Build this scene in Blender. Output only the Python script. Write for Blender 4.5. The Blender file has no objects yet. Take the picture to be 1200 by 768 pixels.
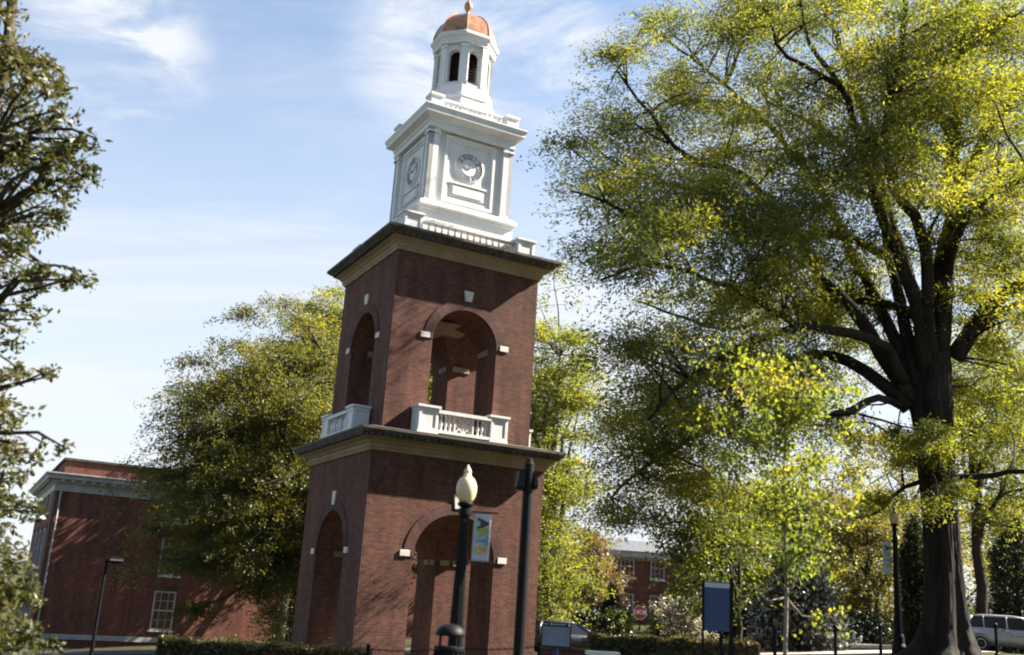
import bpy, bmesh, math, random
import numpy as np
from mathutils import Vector, Matrix

random.seed(7)
R = random.Random(11)
PI = math.pi
scene = bpy.context.scene
COL = scene.collection

# ------------------------------------------------------------------ camera, sky, sun, exposure
EYE = 1.6
PITCH, ROLL, FOC = 0.267, 0.064, 1166.67          # radians, radians, pixels of a 1200 px wide frame
cam_data = bpy.data.cameras.new('camera')
cam_data.sensor_width = 36.0
cam_data.lens = 35.0
cam_data.clip_start = 0.1
cam_data.clip_end = 3000.0
cam = bpy.data.objects.new('camera', cam_data)
COL.objects.link(cam)
_fw = Vector((0, math.cos(PITCH), math.sin(PITCH)))
_up = Vector((0, -math.sin(PITCH), math.cos(PITCH)))
_rt = Vector((1, 0, 0))
_r2 = _rt * math.cos(ROLL) + _up * math.sin(ROLL)
_u2 = -_rt * math.sin(ROLL) + _up * math.cos(ROLL)
_m = Matrix((_r2, _u2, -_fw)).transposed().to_4x4()
_m.translation = Vector((0, 0, EYE))
cam.matrix_world = _m
scene.camera = cam
cam_data.dof.use_dof = True
cam_data.dof.focus_distance = 40.0
cam_data.dof.aperture_fstop = 0.9
scene.cycles.filter_width = 2.0

SUN = Vector((0.99, 0.245, 0.86)).normalized()
world = bpy.data.worlds.new('World')
scene.world = world
world.use_nodes = True
wn, wl_ = world.node_tree.nodes, world.node_tree.links
wn.clear()
w_out = wn.new('ShaderNodeOutputWorld')
w_bg = wn.new('ShaderNodeBackground')
w_bg.inputs['Strength'].default_value = 0.05
w_sky = wn.new('ShaderNodeTexSky')
w_sky.sky_type = 'NISHITA'
w_sky.sun_disc = False
w_sky.sun_elevation = math.asin(SUN.z)
w_sky.sun_rotation = math.atan2(SUN.x, SUN.y)
w_sky.air_density = 1.0
w_sky.dust_density = 0.7
w_sky.ozone_density = 1.5
# thin cirrus and some small cumulus, laid out by direction
w_tc = wn.new('ShaderNodeTexCoord')
w_sep = wn.new('ShaderNodeSeparateXYZ')
wl_.new(w_tc.outputs['Generated'], w_sep.inputs[0])
def wmath(op, a, b=None, clamp=False):
    n = wn.new('ShaderNodeMath'); n.operation = op; n.use_clamp = clamp
    for i, v in enumerate((a, b)):
        if v is None: continue
        if isinstance(v, (int, float)): n.inputs[i].default_value = v
        else: wl_.new(v, n.inputs[i])
    return n.outputs[0]
_den = wmath('ADD', wmath('MAXIMUM', w_sep.outputs[2], 0.0), 0.12)
w_comb = wn.new('ShaderNodeCombineXYZ')
wl_.new(wmath('DIVIDE', w_sep.outputs[0], _den), w_comb.inputs[0])
wl_.new(wmath('DIVIDE', w_sep.outputs[1], _den), w_comb.inputs[1])
def wnoise(scale, rot, sc, detail, rough, dist, lo, hi, off=(0, 0, 0)):
    mp = wn.new('ShaderNodeMapping')
    mp.inputs['Rotation'].default_value = (0, 0, rot)
    mp.inputs['Scale'].default_value = sc
    mp.inputs['Location'].default_value = off
    wl_.new(w_comb.outputs[0], mp.inputs[0])
    nz = wn.new('ShaderNodeTexNoise')
    nz.inputs['Scale'].default_value = scale
    nz.inputs['Detail'].default_value = detail
    nz.inputs['Roughness'].default_value = rough
    nz.inputs['Distortion'].default_value = dist
    wl_.new(mp.outputs[0], nz.inputs['Vector'])
    mr = wn.new('ShaderNodeMapRange'); mr.interpolation_type = 'SMOOTHSTEP'
    mr.inputs['From Min'].default_value = lo
    mr.inputs['From Max'].default_value = hi
    wl_.new(nz.outputs['Fac'], mr.inputs['Value'])
    return mr.outputs[0]
c_cirrus = wnoise(1.5, -0.72, (0.45, 1.5, 1), 8, 0.62, 0.9, 0.34, 0.78, (2.3, 0.4, 0))
c_puff = wnoise(3.4, 0.3, (0.8, 1.2, 1), 9, 0.64, 0.6, 0.40, 0.70, (0.75, 0.55, 0))
# where the cumulus stand: directions given as (x, y, z), each with the cosine of its reach
c_blobs = None
for bx, by, bz, reach in ((-0.076, 0.850, 0.521, 0.9925), (0.022, 0.858, 0.514, 0.9965), (-0.372, 0.807, 0.459, 0.9955), (0.062, 0.965, 0.255, 0.9940), (0.13, 0.985, 0.10, 0.9960), (-0.40, 0.77, 0.50, 0.9980)):
    dt = wn.new('ShaderNodeVectorMath'); dt.operation = 'DOT_PRODUCT'
    nm_ = wn.new('ShaderNodeVectorMath'); nm_.operation = 'NORMALIZE'
    wl_.new(w_tc.outputs['Generated'], nm_.inputs[0]); wl_.new(nm_.outputs[0], dt.inputs[0])
    dt.inputs[1].default_value = tuple(Vector((bx, by, bz)).normalized())
    mr = wn.new('ShaderNodeMapRange'); mr.interpolation_type = 'SMOOTHSTEP'
    mr.inputs['From Min'].default_value = reach; mr.inputs['From Max'].default_value = 1.0
    wl_.new(dt.outputs['Value'], mr.inputs['Value'])
    c_blobs = mr.outputs[0] if c_blobs is None else wmath('MAXIMUM', c_blobs, mr.outputs[0])
c_puff = wmath('MULTIPLY', c_puff, c_blobs)
c_low = wn.new('ShaderNodeMapRange'); c_low.interpolation_type = 'SMOOTHSTEP'
c_low.inputs['From Min'].default_value = 0.62
c_low.inputs['From Max'].default_value = 0.05
wl_.new(w_sep.outputs[2], c_low.inputs['Value'])
haze = wmath('MULTIPLY', c_low.outputs[0], 0.70)
c_side = wn.new('ShaderNodeMapRange'); c_side.interpolation_type = 'SMOOTHSTEP'
c_side.inputs['From Min'].default_value = -0.35
c_side.inputs['From Max'].default_value = 0.25
c_side.inputs['To Min'].default_value = 0.12
wl_.new(w_sep.outputs[1], c_side.inputs['Value'])
tot = wmath('ADD', wmath('ADD', wmath('MULTIPLY', c_cirrus, 0.42), wmath('MULTIPLY', c_puff, 1.05)), wmath('ADD', haze, 0.10), clamp=True)
tot = wmath('MULTIPLY', tot, c_side.outputs[0])
w_mix = wn.new('ShaderNodeMixRGB')
w_mix.inputs['Color2'].default_value = (3.75, 3.95, 4.2, 1)
wl_.new(tot, w_mix.inputs['Fac'])
wl_.new(w_sky.outputs[0], w_mix.inputs['Color1'])
wl_.new(w_mix.outputs[0], w_bg.inputs['Color'])
wl_.new(w_bg.outputs[0], w_out.inputs['Surface'])

sun_data = bpy.data.lights.new('sun', 'SUN')
sun_data.energy = 5.0
sun_data.angle = math.radians(0.5)
sun_data.color = (1.0, 0.91, 0.78)
sun = bpy.data.objects.new('sun', sun_data)
COL.objects.link(sun)
sun.location = (60, 20, 60)
sun.rotation_euler = SUN.to_track_quat('Z', 'Y').to_euler()

scene.view_settings.view_transform = 'Standard'
scene.view_settings.look = 'None'
scene.view_settings.gamma = 1.0
scene.view_settings.exposure = 2.3
scene.view_settings.use_curve_mapping = False

# ------------------------------------------------------------------ helpers
def ray(u, v):
    uu, vv = u - 600.0, 384.0 - v
    a = uu * math.cos(ROLL) - vv * math.sin(ROLL)
    b = (uu * math.sin(ROLL) + vv * math.cos(ROLL)) / FOC
    return Vector((a / FOC, math.cos(PITCH) - b * math.sin(PITCH), math.sin(PITCH) + b * math.cos(PITCH)))
def at(u, v, Y):
    """world point at depth Y seen at (u, v) of the 1200 x 768 photograph"""
    d = ray(u, v)
    p = d * (Y / d.y)
    p.z += EYE
    return p

OAK = Vector((0, 0, 0))
def G(x, y):
    s = min(1.0, max(0.0, y / 30.0))
    g = 0.075 * max(-28.0, min(18.0, x)) * s - 0.02 * min(max(y, 0.0), 60.0)
    k = min(1.0, max(0.0, (x - 3.0) / 6.0)); g += 0.26 * k * k * (3 - 2 * k) * s
    d2 = (x - OAK.x) ** 2 + (y - OAK.y) ** 2
    return g + 0.12 * math.exp(-d2 / 10.0)
_o = at(1100, 740, 30.0)
OAK = Vector((_o.x, 30.0, 0))
OAK.z = G(OAK.x, OAK.y)
def on_ground(u, Y, v=740):
    p = at(u, v, Y)
    return Vector((p.x, Y, G(p.x, Y)))

class MB:
    """collects shapes, then links them as ONE mesh object"""
    def __init__(self): self.v = []; self.f = []; self.mi = []; self.uv = {}
    def add(self, verts, faces, m=0):
        o = len(self.v)
        self.v += [tuple(p) for p in verts]
        self.f += [tuple(o + i for i in f) for f in faces]
        self.mi += [m] * len(faces)
        return o
    def box(self, x0, x1, y0, y1, z0, z1, m=0, M=None):
        vs = [(x, y, z) for z in (z0, z1) for x, y in ((x0, y0), (x1, y0), (x1, y1), (x0, y1))]
        if M is not None: vs = [M @ Vector(p) for p in vs]
        self.add(vs, [(3, 2, 1, 0), (4, 5, 6, 7), (0, 1, 5, 4), (1, 2, 6, 5), (2, 3, 7, 6), (3, 0, 4, 7)], m)
    def loft(self, rings, m=0, cap0=True, cap1=True):
        n = len(rings[0])
        vs = [p for r in rings for p in r]
        fs = []
        for i in range(len(rings) - 1):
            for j in range(n):
                k = (j + 1) % n
                fs.append((i * n + j, i * n + k, (i + 1) * n + k, (i + 1) * n + j))
        if cap0: fs.append(tuple(reversed(range(n))))
        if cap1: fs.append(tuple((len(rings) - 1) * n + j for j in range(n)))
        self.add(vs, fs, m)
    def square(self, prof, m=0, c=(0, 0)):
        self.loft([[(c[0] - h, c[1] - h, z), (c[0] + h, c[1] - h, z), (c[0] + h, c[1] + h, z), (c[0] - h, c[1] + h, z)] for h, z in prof], m)
    def rect(self, prof, m=0):
        """prof of (x0, x1, y0, y1, z)"""
        self.loft([[(a, c, z), (b, c, z), (b, d, z), (a, d, z)] for a, b, c, d, z in prof], m)
    def lathe(self, prof, n=16, m=0, M=None, c=(0, 0), ph=0.0):
        rings = []
        for r, z in prof:
            ring = [Vector((c[0] + r * math.cos(ph + 2 * PI * j / n), c[1] + r * math.sin(ph + 2 * PI * j / n), z)) for j in range(n)]
            if M is not None: ring = [M @ p for p in ring]
            rings.append(ring)
        self.loft(rings, m)
    def tube(self, pts, rad, n=8, m=0):
        pts = [Vector(p) for p in pts]
        rings = []
        ref = None
        for i, p in enumerate(pts):
            t = (pts[min(i + 1, len(pts) - 1)] - pts[max(i - 1, 0)])
            if t.length < 1e-9: t = Vector((0, 0, 1))
            t.normalize()
            if ref is None:
                ref = Vector((1, 0, 0)) if abs(t.x) < 0.8 else Vector((0, 1, 0))
            a = (ref - t * ref.dot(t)).normalized()
            ref = a
            b = t.cross(a)
            r = rad[i] if hasattr(rad, '__len__') else rad
            rings.append([p + (a * math.cos(2 * PI * j / n) + b * math.sin(2 * PI * j / n)) * r for j in range(n)])
        self.loft(rings, m)
    def prism(self, poly, axis, a, b, m=0, M=None):
        """polygon in a plane, pushed along axis ('x' or 'y') from a to b"""
        def P(p, t): return Vector((t, p[0], p[1])) if axis == 'x' else Vector((p[0], t, p[1]))
        r0 = [P(p, a) for p in poly]; r1 = [P(p, b) for p in poly]
        if M is not None: r0 = [M @ p for p in r0]; r1 = [M @ p for p in r1]
        self.loft([r0, r1], m)
    def build(self, name, mats, parent=None, loc=None, rotz=None, smooth=False, bevel=0.0):
        me = bpy.data.meshes.new(name)
        me.from_pydata(self.v, [], self.f)
        if not isinstance(mats, (list, tuple)): mats = [mats]
        for mt in mats: me.materials.append(mt)
        if len(mats) > 1: me.polygons.foreach_set('material_index', self.mi)
        bm = bmesh.new(); bm.from_mesh(me)
        bmesh.ops.recalc_face_normals(bm, faces=bm.faces)
        bm.to_mesh(me); bm.free()
        box_uv(me)
        if smooth: me.polygons.foreach_set('use_smooth', [True] * len(me.polygons))
        me.update()
        o = bpy.data.objects.new(name, me)
        COL.objects.link(o)
        if parent is not None: o.parent = parent
        if loc is not None: o.location = loc
        if rotz is not None: o.rotation_euler = (0, 0, rotz)
        if bevel:
            b = o.modifiers.new('bevel', 'BEVEL'); b.width = bevel; b.segments = 2; b.limit_method = 'ANGLE'
        return o

def box_uv(me):
    uvl = me.uv_layers.new(name='UVMap')
    data = np.zeros((len(me.loops), 2), np.float32)
    vs = me.vertices
    for p in me.polygons:
        n = p.normal
        h = math.hypot(n.x, n.y)
        if abs(n.z) > 0.8 or h < 1e-6: t, w = Vector((1, 0, 0)), Vector((0, 1, 0))
        else: t, w = Vector((-n.y / h, n.x / h, 0)), Vector((0, 0, 1))
        for li in p.loop_indices:
            co = vs[me.loops[li].vertex_index].co
            data[li] = (co.dot(t), co.dot(w))
    uvl.data.foreach_set('uv', data.ravel())

def empty(name, loc, label, cat, rotz=0.0, group=None):
    o = bpy.data.objects.new(name, None)
    o.empty_display_size = 0.3
    COL.objects.link(o)
    o.location = loc; o.rotation_euler = (0, 0, rotz)
    o['label'] = label; o['category'] = cat
    if group: o['group'] = group
    return o
def tag(o, label, cat, group=None):
    o['label'] = label; o['category'] = cat
    if group: o['group'] = group
    return o
def dup(root, loc, rotz=None, label=None):
    r = root.copy(); COL.objects.link(r); r.location = loc
    if rotz is not None: r.rotation_euler = (0, 0, rotz)
    if label: r['label'] = label
    for ch in root.children:
        cpy = ch.copy(); COL.objects.link(cpy); cpy.parent = r
        for g in ch.children:
            d = g.copy(); COL.objects.link(d); d.parent = cpy
    return r

# ------------------------------------------------------------------ materials
def mat(name):
    m = bpy.data.materials.new(name); m.use_nodes = True
    nt = m.node_tree
    return m, nt.nodes, nt.links, nt.nodes['Principled BSDF']
def plain(name, col, rough=0.6, metal=0.0, var=0.18, scale=3.0, spec=0.5, bump=0.0, dirt=None, bscale=None):
    m, n, l, b = mat(name)
    tc = n.new('ShaderNodeTexCoord')
    nz = n.new('ShaderNodeTexNoise'); nz.inputs['Scale'].default_value = scale; nz.inputs['Detail'].default_value = 6
    nz.inputs['Roughness'].default_value = 0.62
    l.new(tc.outputs['Object'], nz.inputs['Vector'])
    rp = n.new('ShaderNodeValToRGB')
    rp.color_ramp.elements[0].position = 0.3; rp.color_ramp.elements[1].position = 0.72
    d = dirt if dirt else tuple(c * (1 - var * 2) for c in col)
    rp.color_ramp.elements[0].color = (*d, 1)
    rp.color_ramp.elements[1].color = (*[min(1, c * (1 + var * .5)) for c in col], 1)
    l.new(nz.outputs['Fac'], rp.inputs[0]); l.new(rp.outputs[0], b.inputs['Base Color'])
    b.inputs['Roughness'].default_value = rough; b.inputs['Metallic'].default_value = metal
    b.inputs['Specular IOR Level'].default_value = spec
    if bump:
        n2 = n.new('ShaderNodeTexNoise'); n2.inputs['Scale'].default_value = bscale or scale * 6; n2.inputs['Detail'].default_value = 5
        l.new(tc.outputs['Object'], n2.inputs['Vector'])
        bp = n.new('ShaderNodeBump'); bp.inputs['Strength'].default_value = bump; bp.inputs['Distance'].default_value = 0.02
        l.new(n2.outputs['Fac'], bp.inputs['Height']); l.new(bp.outputs[0], b.inputs['Normal'])
    return m
def brick(name, c1, c2, mortar, w=0.225, h=0.078):
    m, n, l, b = mat(name)
    uv = n.new('ShaderNodeUVMap'); uv.uv_map = 'UVMap'
    bt = n.new('ShaderNodeTexBrick')
    bt.inputs['Scale'].default_value = 1.0
    bt.inputs['Brick Width'].default_value = w; bt.inputs['Row Height'].default_value = h
    bt.inputs['Mortar Size'].default_value = 0.006; bt.inputs['Mortar Smooth'].default_value = 0.2
    bt.inputs['Color1'].default_value = (*c1, 1); bt.inputs['Color2'].default_value = (*c2, 1)
    bt.inputs['Mortar'].default_value = (*mortar, 1); bt.inputs['Bias'].default_value = 0.0
    l.new(uv.outputs[0], bt.inputs['Vector'])
    tc = n.new('ShaderNodeTexCoord')
    nz = n.new('ShaderNodeTexNoise'); nz.inputs['Scale'].default_value = 0.7; nz.inputs['Detail'].default_value = 8
    nz.inputs['Roughness'].default_value = 0.7
    l.new(tc.outputs['Object'], nz.inputs['Vector'])
    mp = n.new('ShaderNodeMapping'); mp.inputs['Scale'].default_value = (4.4, 12.8, 1)
    l.new(uv.outputs[0], mp.inputs[0])
    n2 = n.new('ShaderNodeTexNoise'); n2.inputs['Scale'].default_value = 1.0; n2.inputs['Detail'].default_value = 2
    l.new(mp.outputs[0], n2.inputs['Vector'])
    ad = n.new('ShaderNodeMath'); ad.operation = 'ADD'; l.new(nz.outputs['Fac'], ad.inputs[0]); l.new(n2.outputs['Fac'], ad.inputs[1])
    mr = n.new('ShaderNodeMapRange'); mr.inputs['From Min'].default_value = 0.65; mr.inputs['From Max'].default_value = 1.35
    mr.inputs['To Min'].default_value = 0.62; mr.inputs['To Max'].default_value = 1.35
    l.new(ad.outputs[0], mr.inputs['Value'])
    mx = n.new('ShaderNodeMixRGB'); mx.blend_type = 'MULTIPLY'; mx.inputs['Fac'].default_value = 1
    l.new(bt.outputs['Color'], mx.inputs['Color1']); l.new(mr.outputs[0], mx.inputs['Color2'])
    ms = n.new('ShaderNodeMapping'); ms.inputs['Scale'].default_value = (1.6, 0.16, 1)
    l.new(uv.outputs[0], ms.inputs[0])
    n3 = n.new('ShaderNodeTexNoise'); n3.inputs['Scale'].default_value = 1.0; n3.inputs['Detail'].default_value = 7; n3.inputs['Roughness'].default_value = 0.65
    l.new(ms.outputs[0], n3.inputs['Vector'])
    st = n.new('ShaderNodeMapRange'); st.inputs['From Min'].default_value = 0.38; st.inputs['From Max'].default_value = 0.62
    st.inputs['To Min'].default_value = 0.72; st.inputs['To Max'].default_value = 1.16
    l.new(n3.outputs['Fac'], st.inputs['Value'])
    m4 = n.new('ShaderNodeMixRGB'); m4.blend_type = 'MULTIPLY'; m4.inputs['Fac'].default_value = 1
    l.new(mx.outputs[0], m4.inputs['Color1']); l.new(st.outputs[0], m4.inputs['Color2'])
    n5 = n.new('ShaderNodeTexNoise'); n5.inputs['Scale'].default_value = 0.9; n5.inputs['Detail'].default_value = 9; n5.inputs['Roughness'].default_value = 0.75
    l.new(tc.outputs['Object'], n5.inputs['Vector'])
    sl = n.new('ShaderNodeMapRange'); sl.inputs['From Min'].default_value = 0.60; sl.inputs['From Max'].default_value = 0.78
    sl.inputs['To Max'].default_value = 0.35
    l.new(n5.outputs['Fac'], sl.inputs['Value'])
    m6 = n.new('ShaderNodeMixRGB'); m6.inputs['Color2'].default_value = (0.20, 0.165, 0.145, 1)
    l.new(sl.outputs[0], m6.inputs['Fac']); l.new(m4.outputs[0], m6.inputs['Color1'])
    l.new(m6.outputs[0], b.inputs['Base Color'])
    b.inputs['Roughness'].default_value = 0.85; b.inputs['Specular IOR Level'].default_value = 0.25
    bp = n.new('ShaderNodeBump'); bp.inputs['Strength'].default_value = 0.35; bp.inputs['Distance'].default_value = 0.01
    sb = n.new('ShaderNodeMath'); sb.operation = 'SUBTRACT'; l.new(n2.outputs['Fac'], sb.inputs[0]); l.new(bt.outputs['Fac'], sb.inputs[1])
    l.new(sb.outputs[0], bp.inputs['Height']); l.new(bp.outputs[0], b.inputs['Normal'])
    return m
def leafmat(name, cols, trans=0.5, gloss=0.12, rough=0.45, tcol=None):
    """cols: two or three leaf colours; each leaf gets its own, whole twigs drift between them"""
    m, n, l, b = mat(name)
    n.remove(b)
    out = n['Material Output']
    ge = n.new('ShaderNodeNewGeometry')
    tc = n.new('ShaderNodeTexCoord')
    nz = n.new('ShaderNodeTexNoise'); nz.inputs['Scale'].default_value = 0.55; nz.inputs['Detail'].default_value = 3
    l.new(tc.outputs['Object'], nz.inputs['Vector'])
    a = n.new('ShaderNodeMath'); a.operation = 'MULTIPLY_ADD'; a.inputs[1].default_value = 2.6; a.inputs[2].default_value = -1.08
    l.new(nz.outputs['Fac'], a.inputs[0])
    a2 = n.new('ShaderNodeMath'); a2.operation = 'MULTIPLY_ADD'; a2.inputs[1].default_value = 0.5
    l.new(ge.outputs['Random Per Island'], a2.inputs[0]); l.new(a.outputs[0], a2.inputs[2])
    rp = n.new('ShaderNodeValToRGB')
    e = rp.color_ramp.elements
    while len(e) < len(cols): e.new(0.5)
    for i, c in enumerate(cols):
        e[i].position = i / (len(cols) - 1); e[i].color = (*c, 1)
    l.new(a2.outputs[0], rp.inputs[0])
    df = n.new('ShaderNodeBsdfDiffuse'); l.new(rp.outputs[0], df.inputs[0])
    tr = n.new('ShaderNodeBsdfTranslucent')
    hv = n.new('ShaderNodeMixRGB'); hv.blend_type = 'MULTIPLY'; hv.inputs['Fac'].default_value = 1
    hv.inputs['Color2'].default_value = (*(tcol or (3.2, 2.9, 1.0)), 1)
    l.new(rp.outputs[0], hv.inputs['Color1']); l.new(hv.outputs[0], tr.inputs[0])
    mx = n.new('ShaderNodeMixShader'); mx.inputs[0].default_value = trans
    l.new(df.outputs[0], mx.inputs[1]); l.new(tr.outputs[0], mx.inputs[2])
    gl = n.new('ShaderNodeBsdfGlossy'); gl.inputs['Roughness'].default_value = rough
    gl.inputs['Color'].default_value = (0.9, 0.92, 0.9, 1)
    m2 = n.new('ShaderNodeMixShader'); m2.inputs[0].default_value = gloss
    l.new(mx.outputs[0], m2.inputs[1]); l.new(gl.outputs[0], m2.inputs[2])
    l.new(m2.outputs[0], out.inputs['Surface'])
    return m
def bark(name, c1, c2, scale=6.0):
    m, n, l, b = mat(name)
    tc = n.new('ShaderNodeTexCoord')
    mp = n.new('ShaderNodeMapping'); mp.inputs['Scale'].default_value = (1, 1, 0.16)
    l.new(tc.outputs['Object'], mp.inputs[0])
    nz = n.new('ShaderNodeTexNoise'); nz.inputs['Scale'].default_value = scale; nz.inputs['Detail'].default_value = 8
    nz.inputs['Roughness'].default_value = 0.7; nz.inputs['Distortion'].default_value = 0.4
    l.new(mp.outputs[0], nz.inputs['Vector'])
    rp = n.new('ShaderNodeValToRGB')
    rp.color_ramp.elements[0].position = 0.36; rp.color_ramp.elements[1].position = 0.66
    rp.color_ramp.elements[0].color = (*c1, 1); rp.color_ramp.elements[1].color = (*c2, 1)
    l.new(nz.outputs['Fac'], rp.inputs[0]); l.new(rp.outputs[0], b.inputs['Base Color'])
    b.inputs['Roughness'].default_value = 0.9; b.inputs['Specular IOR Level'].default_value = 0.2
    bp = n.new('ShaderNodeBump'); bp.inputs['Strength'].default_value = 0.9; bp.inputs['Distance'].default_value = 0.06
    l.new(nz.outputs['Fac'], bp.inputs['Height']); l.new(bp.outputs[0], b.inputs['Normal'])
    return m
def ground_mat():
    m, n, l, b = mat('lawn_soil')
    tc = n.new('ShaderNodeTexCoord')
    nz = n.new('ShaderNodeTexNoise'); nz.inputs['Scale'].default_value = 0.35; nz.inputs['Detail'].default_value = 9; nz.inputs['Roughness'].default_value = 0.7
    l.new(tc.outputs['Object'], nz.inputs['Vector'])
    rp = n.new('ShaderNodeValToRGB')
    rp.color_ramp.elements[0].position = 0.38; rp.color_ramp.elements[0].color = (0.05, 0.034, 0.02, 1)
    rp.color_ramp.elements[1].position = 0.62; rp.color_ramp.elements[1].color = (0.042, 0.055, 0.016, 1)
    l.new(nz.outputs['Fac'], rp.inputs[0]); l.new(rp.outputs[0], b.inputs['Base Color'])
    b.inputs['Roughness'].default_value = 0.95; b.inputs['Specular IOR Level'].default_value = 0.1
    n2 = n.new('ShaderNodeTexNoise'); n2.inputs['Scale'].default_value = 22; n2.inputs['Detail'].default_value = 6
    l.new(tc.outputs['Object'], n2.inputs['Vector'])
    bp = n.new('ShaderNodeBump'); bp.inputs['Strength'].default_value = 0.8; bp.inputs['Distance'].default_value = 0.06
    l.new(n2.outputs['Fac'], bp.inputs['Height']); l.new(bp.outputs[0], b.inputs['Normal'])
    return m
def glass_mat(name, tint=(0.02, 0.025, 0.03)):
    m, n, l, b = mat(name)
    b.inputs['Base Color'].default_value = (*tint, 1); b.inputs['Roughness'].default_value = 0.06
    b.inputs['Specular IOR Level'].default_value = 0.35
    return m

M_BRICK = brick('tower_brick', (0.118, 0.043, 0.029), (0.068, 0.025, 0.019), (0.125, 0.09, 0.07))
M_BRICK2 = brick('hall_brick', (0.150, 0.052, 0.033), (0.095, 0.032, 0.023), (0.11, 0.075, 0.06))
M_SOLDIER = brick('arch_brick', (0.098, 0.039, 0.032), (0.060, 0.024, 0.021), (0.10, 0.075, 0.06), w=0.078, h=0.225)
M_TAN = plain('tan_stone', (0.27, 0.195, 0.118), 0.75, var=0.16, scale=1.6, bump=0.1)
M_CROWN = plain('weathered_cornice', (0.080, 0.068, 0.055), 0.8, var=0.3, scale=2.5, dirt=(0.026, 0.023, 0.020), bump=0.3)
def weathered_white():
    m, n, l, b = mat('white_paint')
    tc = n.new('ShaderNodeTexCoord')
    fac = None
    for sc, zs, lo, hi, amt in ((3.0, 0.12, 0.50, 0.80, 0.55), (1.1, 1.0, 0.45, 0.85, 0.35), (9.0, 0.5, 0.55, 0.85, 0.25)):
        mp = n.new('ShaderNodeMapping'); mp.inputs['Scale'].default_value = (1, 1, zs)
        l.new(tc.outputs['Object'], mp.inputs[0])
        nz = n.new('ShaderNodeTexNoise'); nz.inputs['Scale'].default_value = sc; nz.inputs['Detail'].default_value = 6; nz.inputs['Roughness'].default_value = 0.65
        l.new(mp.outputs[0], nz.inputs['Vector'])
        mr = n.new('ShaderNodeMapRange'); mr.inputs['From Min'].default_value = lo; mr.inputs['From Max'].default_value = hi; mr.inputs['To Max'].default_value = amt
        l.new(nz.outputs['Fac'], mr.inputs['Value'])
        if fac is None: fac = mr.outputs[0]
        else:
            ad = n.new('ShaderNodeMath'); ad.operation = 'ADD'; ad.use_clamp = True
            l.new(fac, ad.inputs[0]); l.new(mr.outputs[0], ad.inputs[1]); fac = ad.outputs[0]
    mx = n.new('ShaderNodeMixRGB'); mx.inputs['Color1'].default_value = (0.60, 0.598, 0.59, 1); mx.inputs['Color2'].default_value = (0.37, 0.36, 0.335, 1)
    l.new(fac, mx.inputs['Fac']); l.new(mx.outputs[0], b.inputs['Base Color'])
    b.inputs['Roughness'].default_value = 0.55; b.inputs['Specular IOR Level'].default_value = 0.35
    return m
M_WHITE = weathered_white()
M_LIME = plain('limestone', (0.62, 0.59, 0.53), 0.7, var=0.1, scale=4)
M_COPPER = plain('copper', (0.52, 0.235, 0.115), 0.38, metal=0.6, var=0.3, scale=2.6, dirt=(0.20, 0.10, 0.06), bump=0.25, bscale=5)
M_BLACK = plain('black_painted_metal', (0.0045, 0.0052, 0.007), 0.55, var=0.15, scale=5, spec=0.15)
M_DARKIN = plain('louvre_dark', (0.03, 0.026, 0.022), 0.9)
M_BRONZE = plain('bell_bronze', (0.16, 0.11, 0.06), 0.45, metal=0.7)
M_NUM = plain('clock_numerals', (0.20, 0.215, 0.25), 0.5)
M_TRIM = plain('grey_white_trim', (0.34, 0.34, 0.345), 0.6, var=0.12, scale=2, dirt=(0.22, 0.215, 0.21))
M_SLATE = plain('slate_roof', (0.10, 0.105, 0.115), 0.7, var=0.25, scale=3)
M_GLASS = glass_mat('window_glass')
M_LAMPGLASS, _n, _l, _b = mat('lamp_globe_glass')
_b.inputs['Base Color'].default_value = (0.56, 0.49, 0.31, 1); _b.inputs['Roughness'].default_value = 0.3
_b.inputs['Subsurface Weight'].default_value = 0.35; _b.inputs['Subsurface Radius'].default_value = (0.3, 0.25, 0.15)
M_CONC = plain('concrete', (0.46, 0.42, 0.36), 0.85, var=0.12, scale=1.5, bump=0.2)
M_ASPH = plain('asphalt', (0.052, 0.052, 0.055), 0.9, var=0.2, scale=8, bump=0.3)
M_GROUND = ground_mat()
M_BARK = bark('oak_bark', (0.008, 0.0065, 0.005), (0.032, 0.025, 0.019), 5.0)
M_BARK2 = bark('grey_bark', (0.022, 0.019, 0.015), (0.075, 0.065, 0.053), 9.0)
M_BARK3 = bark('pale_bark', (0.14, 0.12, 0.09), (0.30, 0.27, 0.22), 12.0)
M_L_OAK = leafmat('oak_leaves', [(0.034, 0.046, 0.012), (0.072, 0.083, 0.015), (0.150, 0.143, 0.020)], 0.58, 0.03, 0.55, (3.2, 2.95, 1.0))
M_L_MAG = leafmat('magnolia_leaves', [(0.030, 0.037, 0.012), (0.062, 0.066, 0.022), (0.105, 0.095, 0.042)], 0.28, 0.025, 0.42, (2.0, 1.8, 0.6))
M_L_MID = leafmat('shade_tree_leaves', [(0.032, 0.038, 0.008), (0.058, 0.064, 0.010), (0.118, 0.110, 0.015)], 0.52, 0.03, 0.55, (2.9, 2.6, 0.9))
M_L_LIME = leafmat('spring_leaves', [(0.045, 0.060, 0.013), (0.082, 0.098, 0.018), (0.128, 0.132, 0.024)], 0.55, 0.03, 0.55)
M_L_SAP = leafmat('sapling_leaves', [(0.044, 0.068, 0.014), (0.078, 0.104, 0.020), (0.15, 0.14, 0.03)], 0.5, 0.02, 0.55)
M_L_GRN = leafmat('green_leaves', [(0.030, 0.046, 0.009), (0.058, 0.076, 0.012), (0.105, 0.115, 0.018)], 0.45, 0.04, 0.5)
M_L_BUD = leafmat('budding_leaves', [(0.070, 0.068, 0.018), (0.105, 0.102, 0.024), (0.14, 0.130, 0.030)], 0.5, 0.04, tcol=(2.0, 1.75, 0.9))
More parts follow.
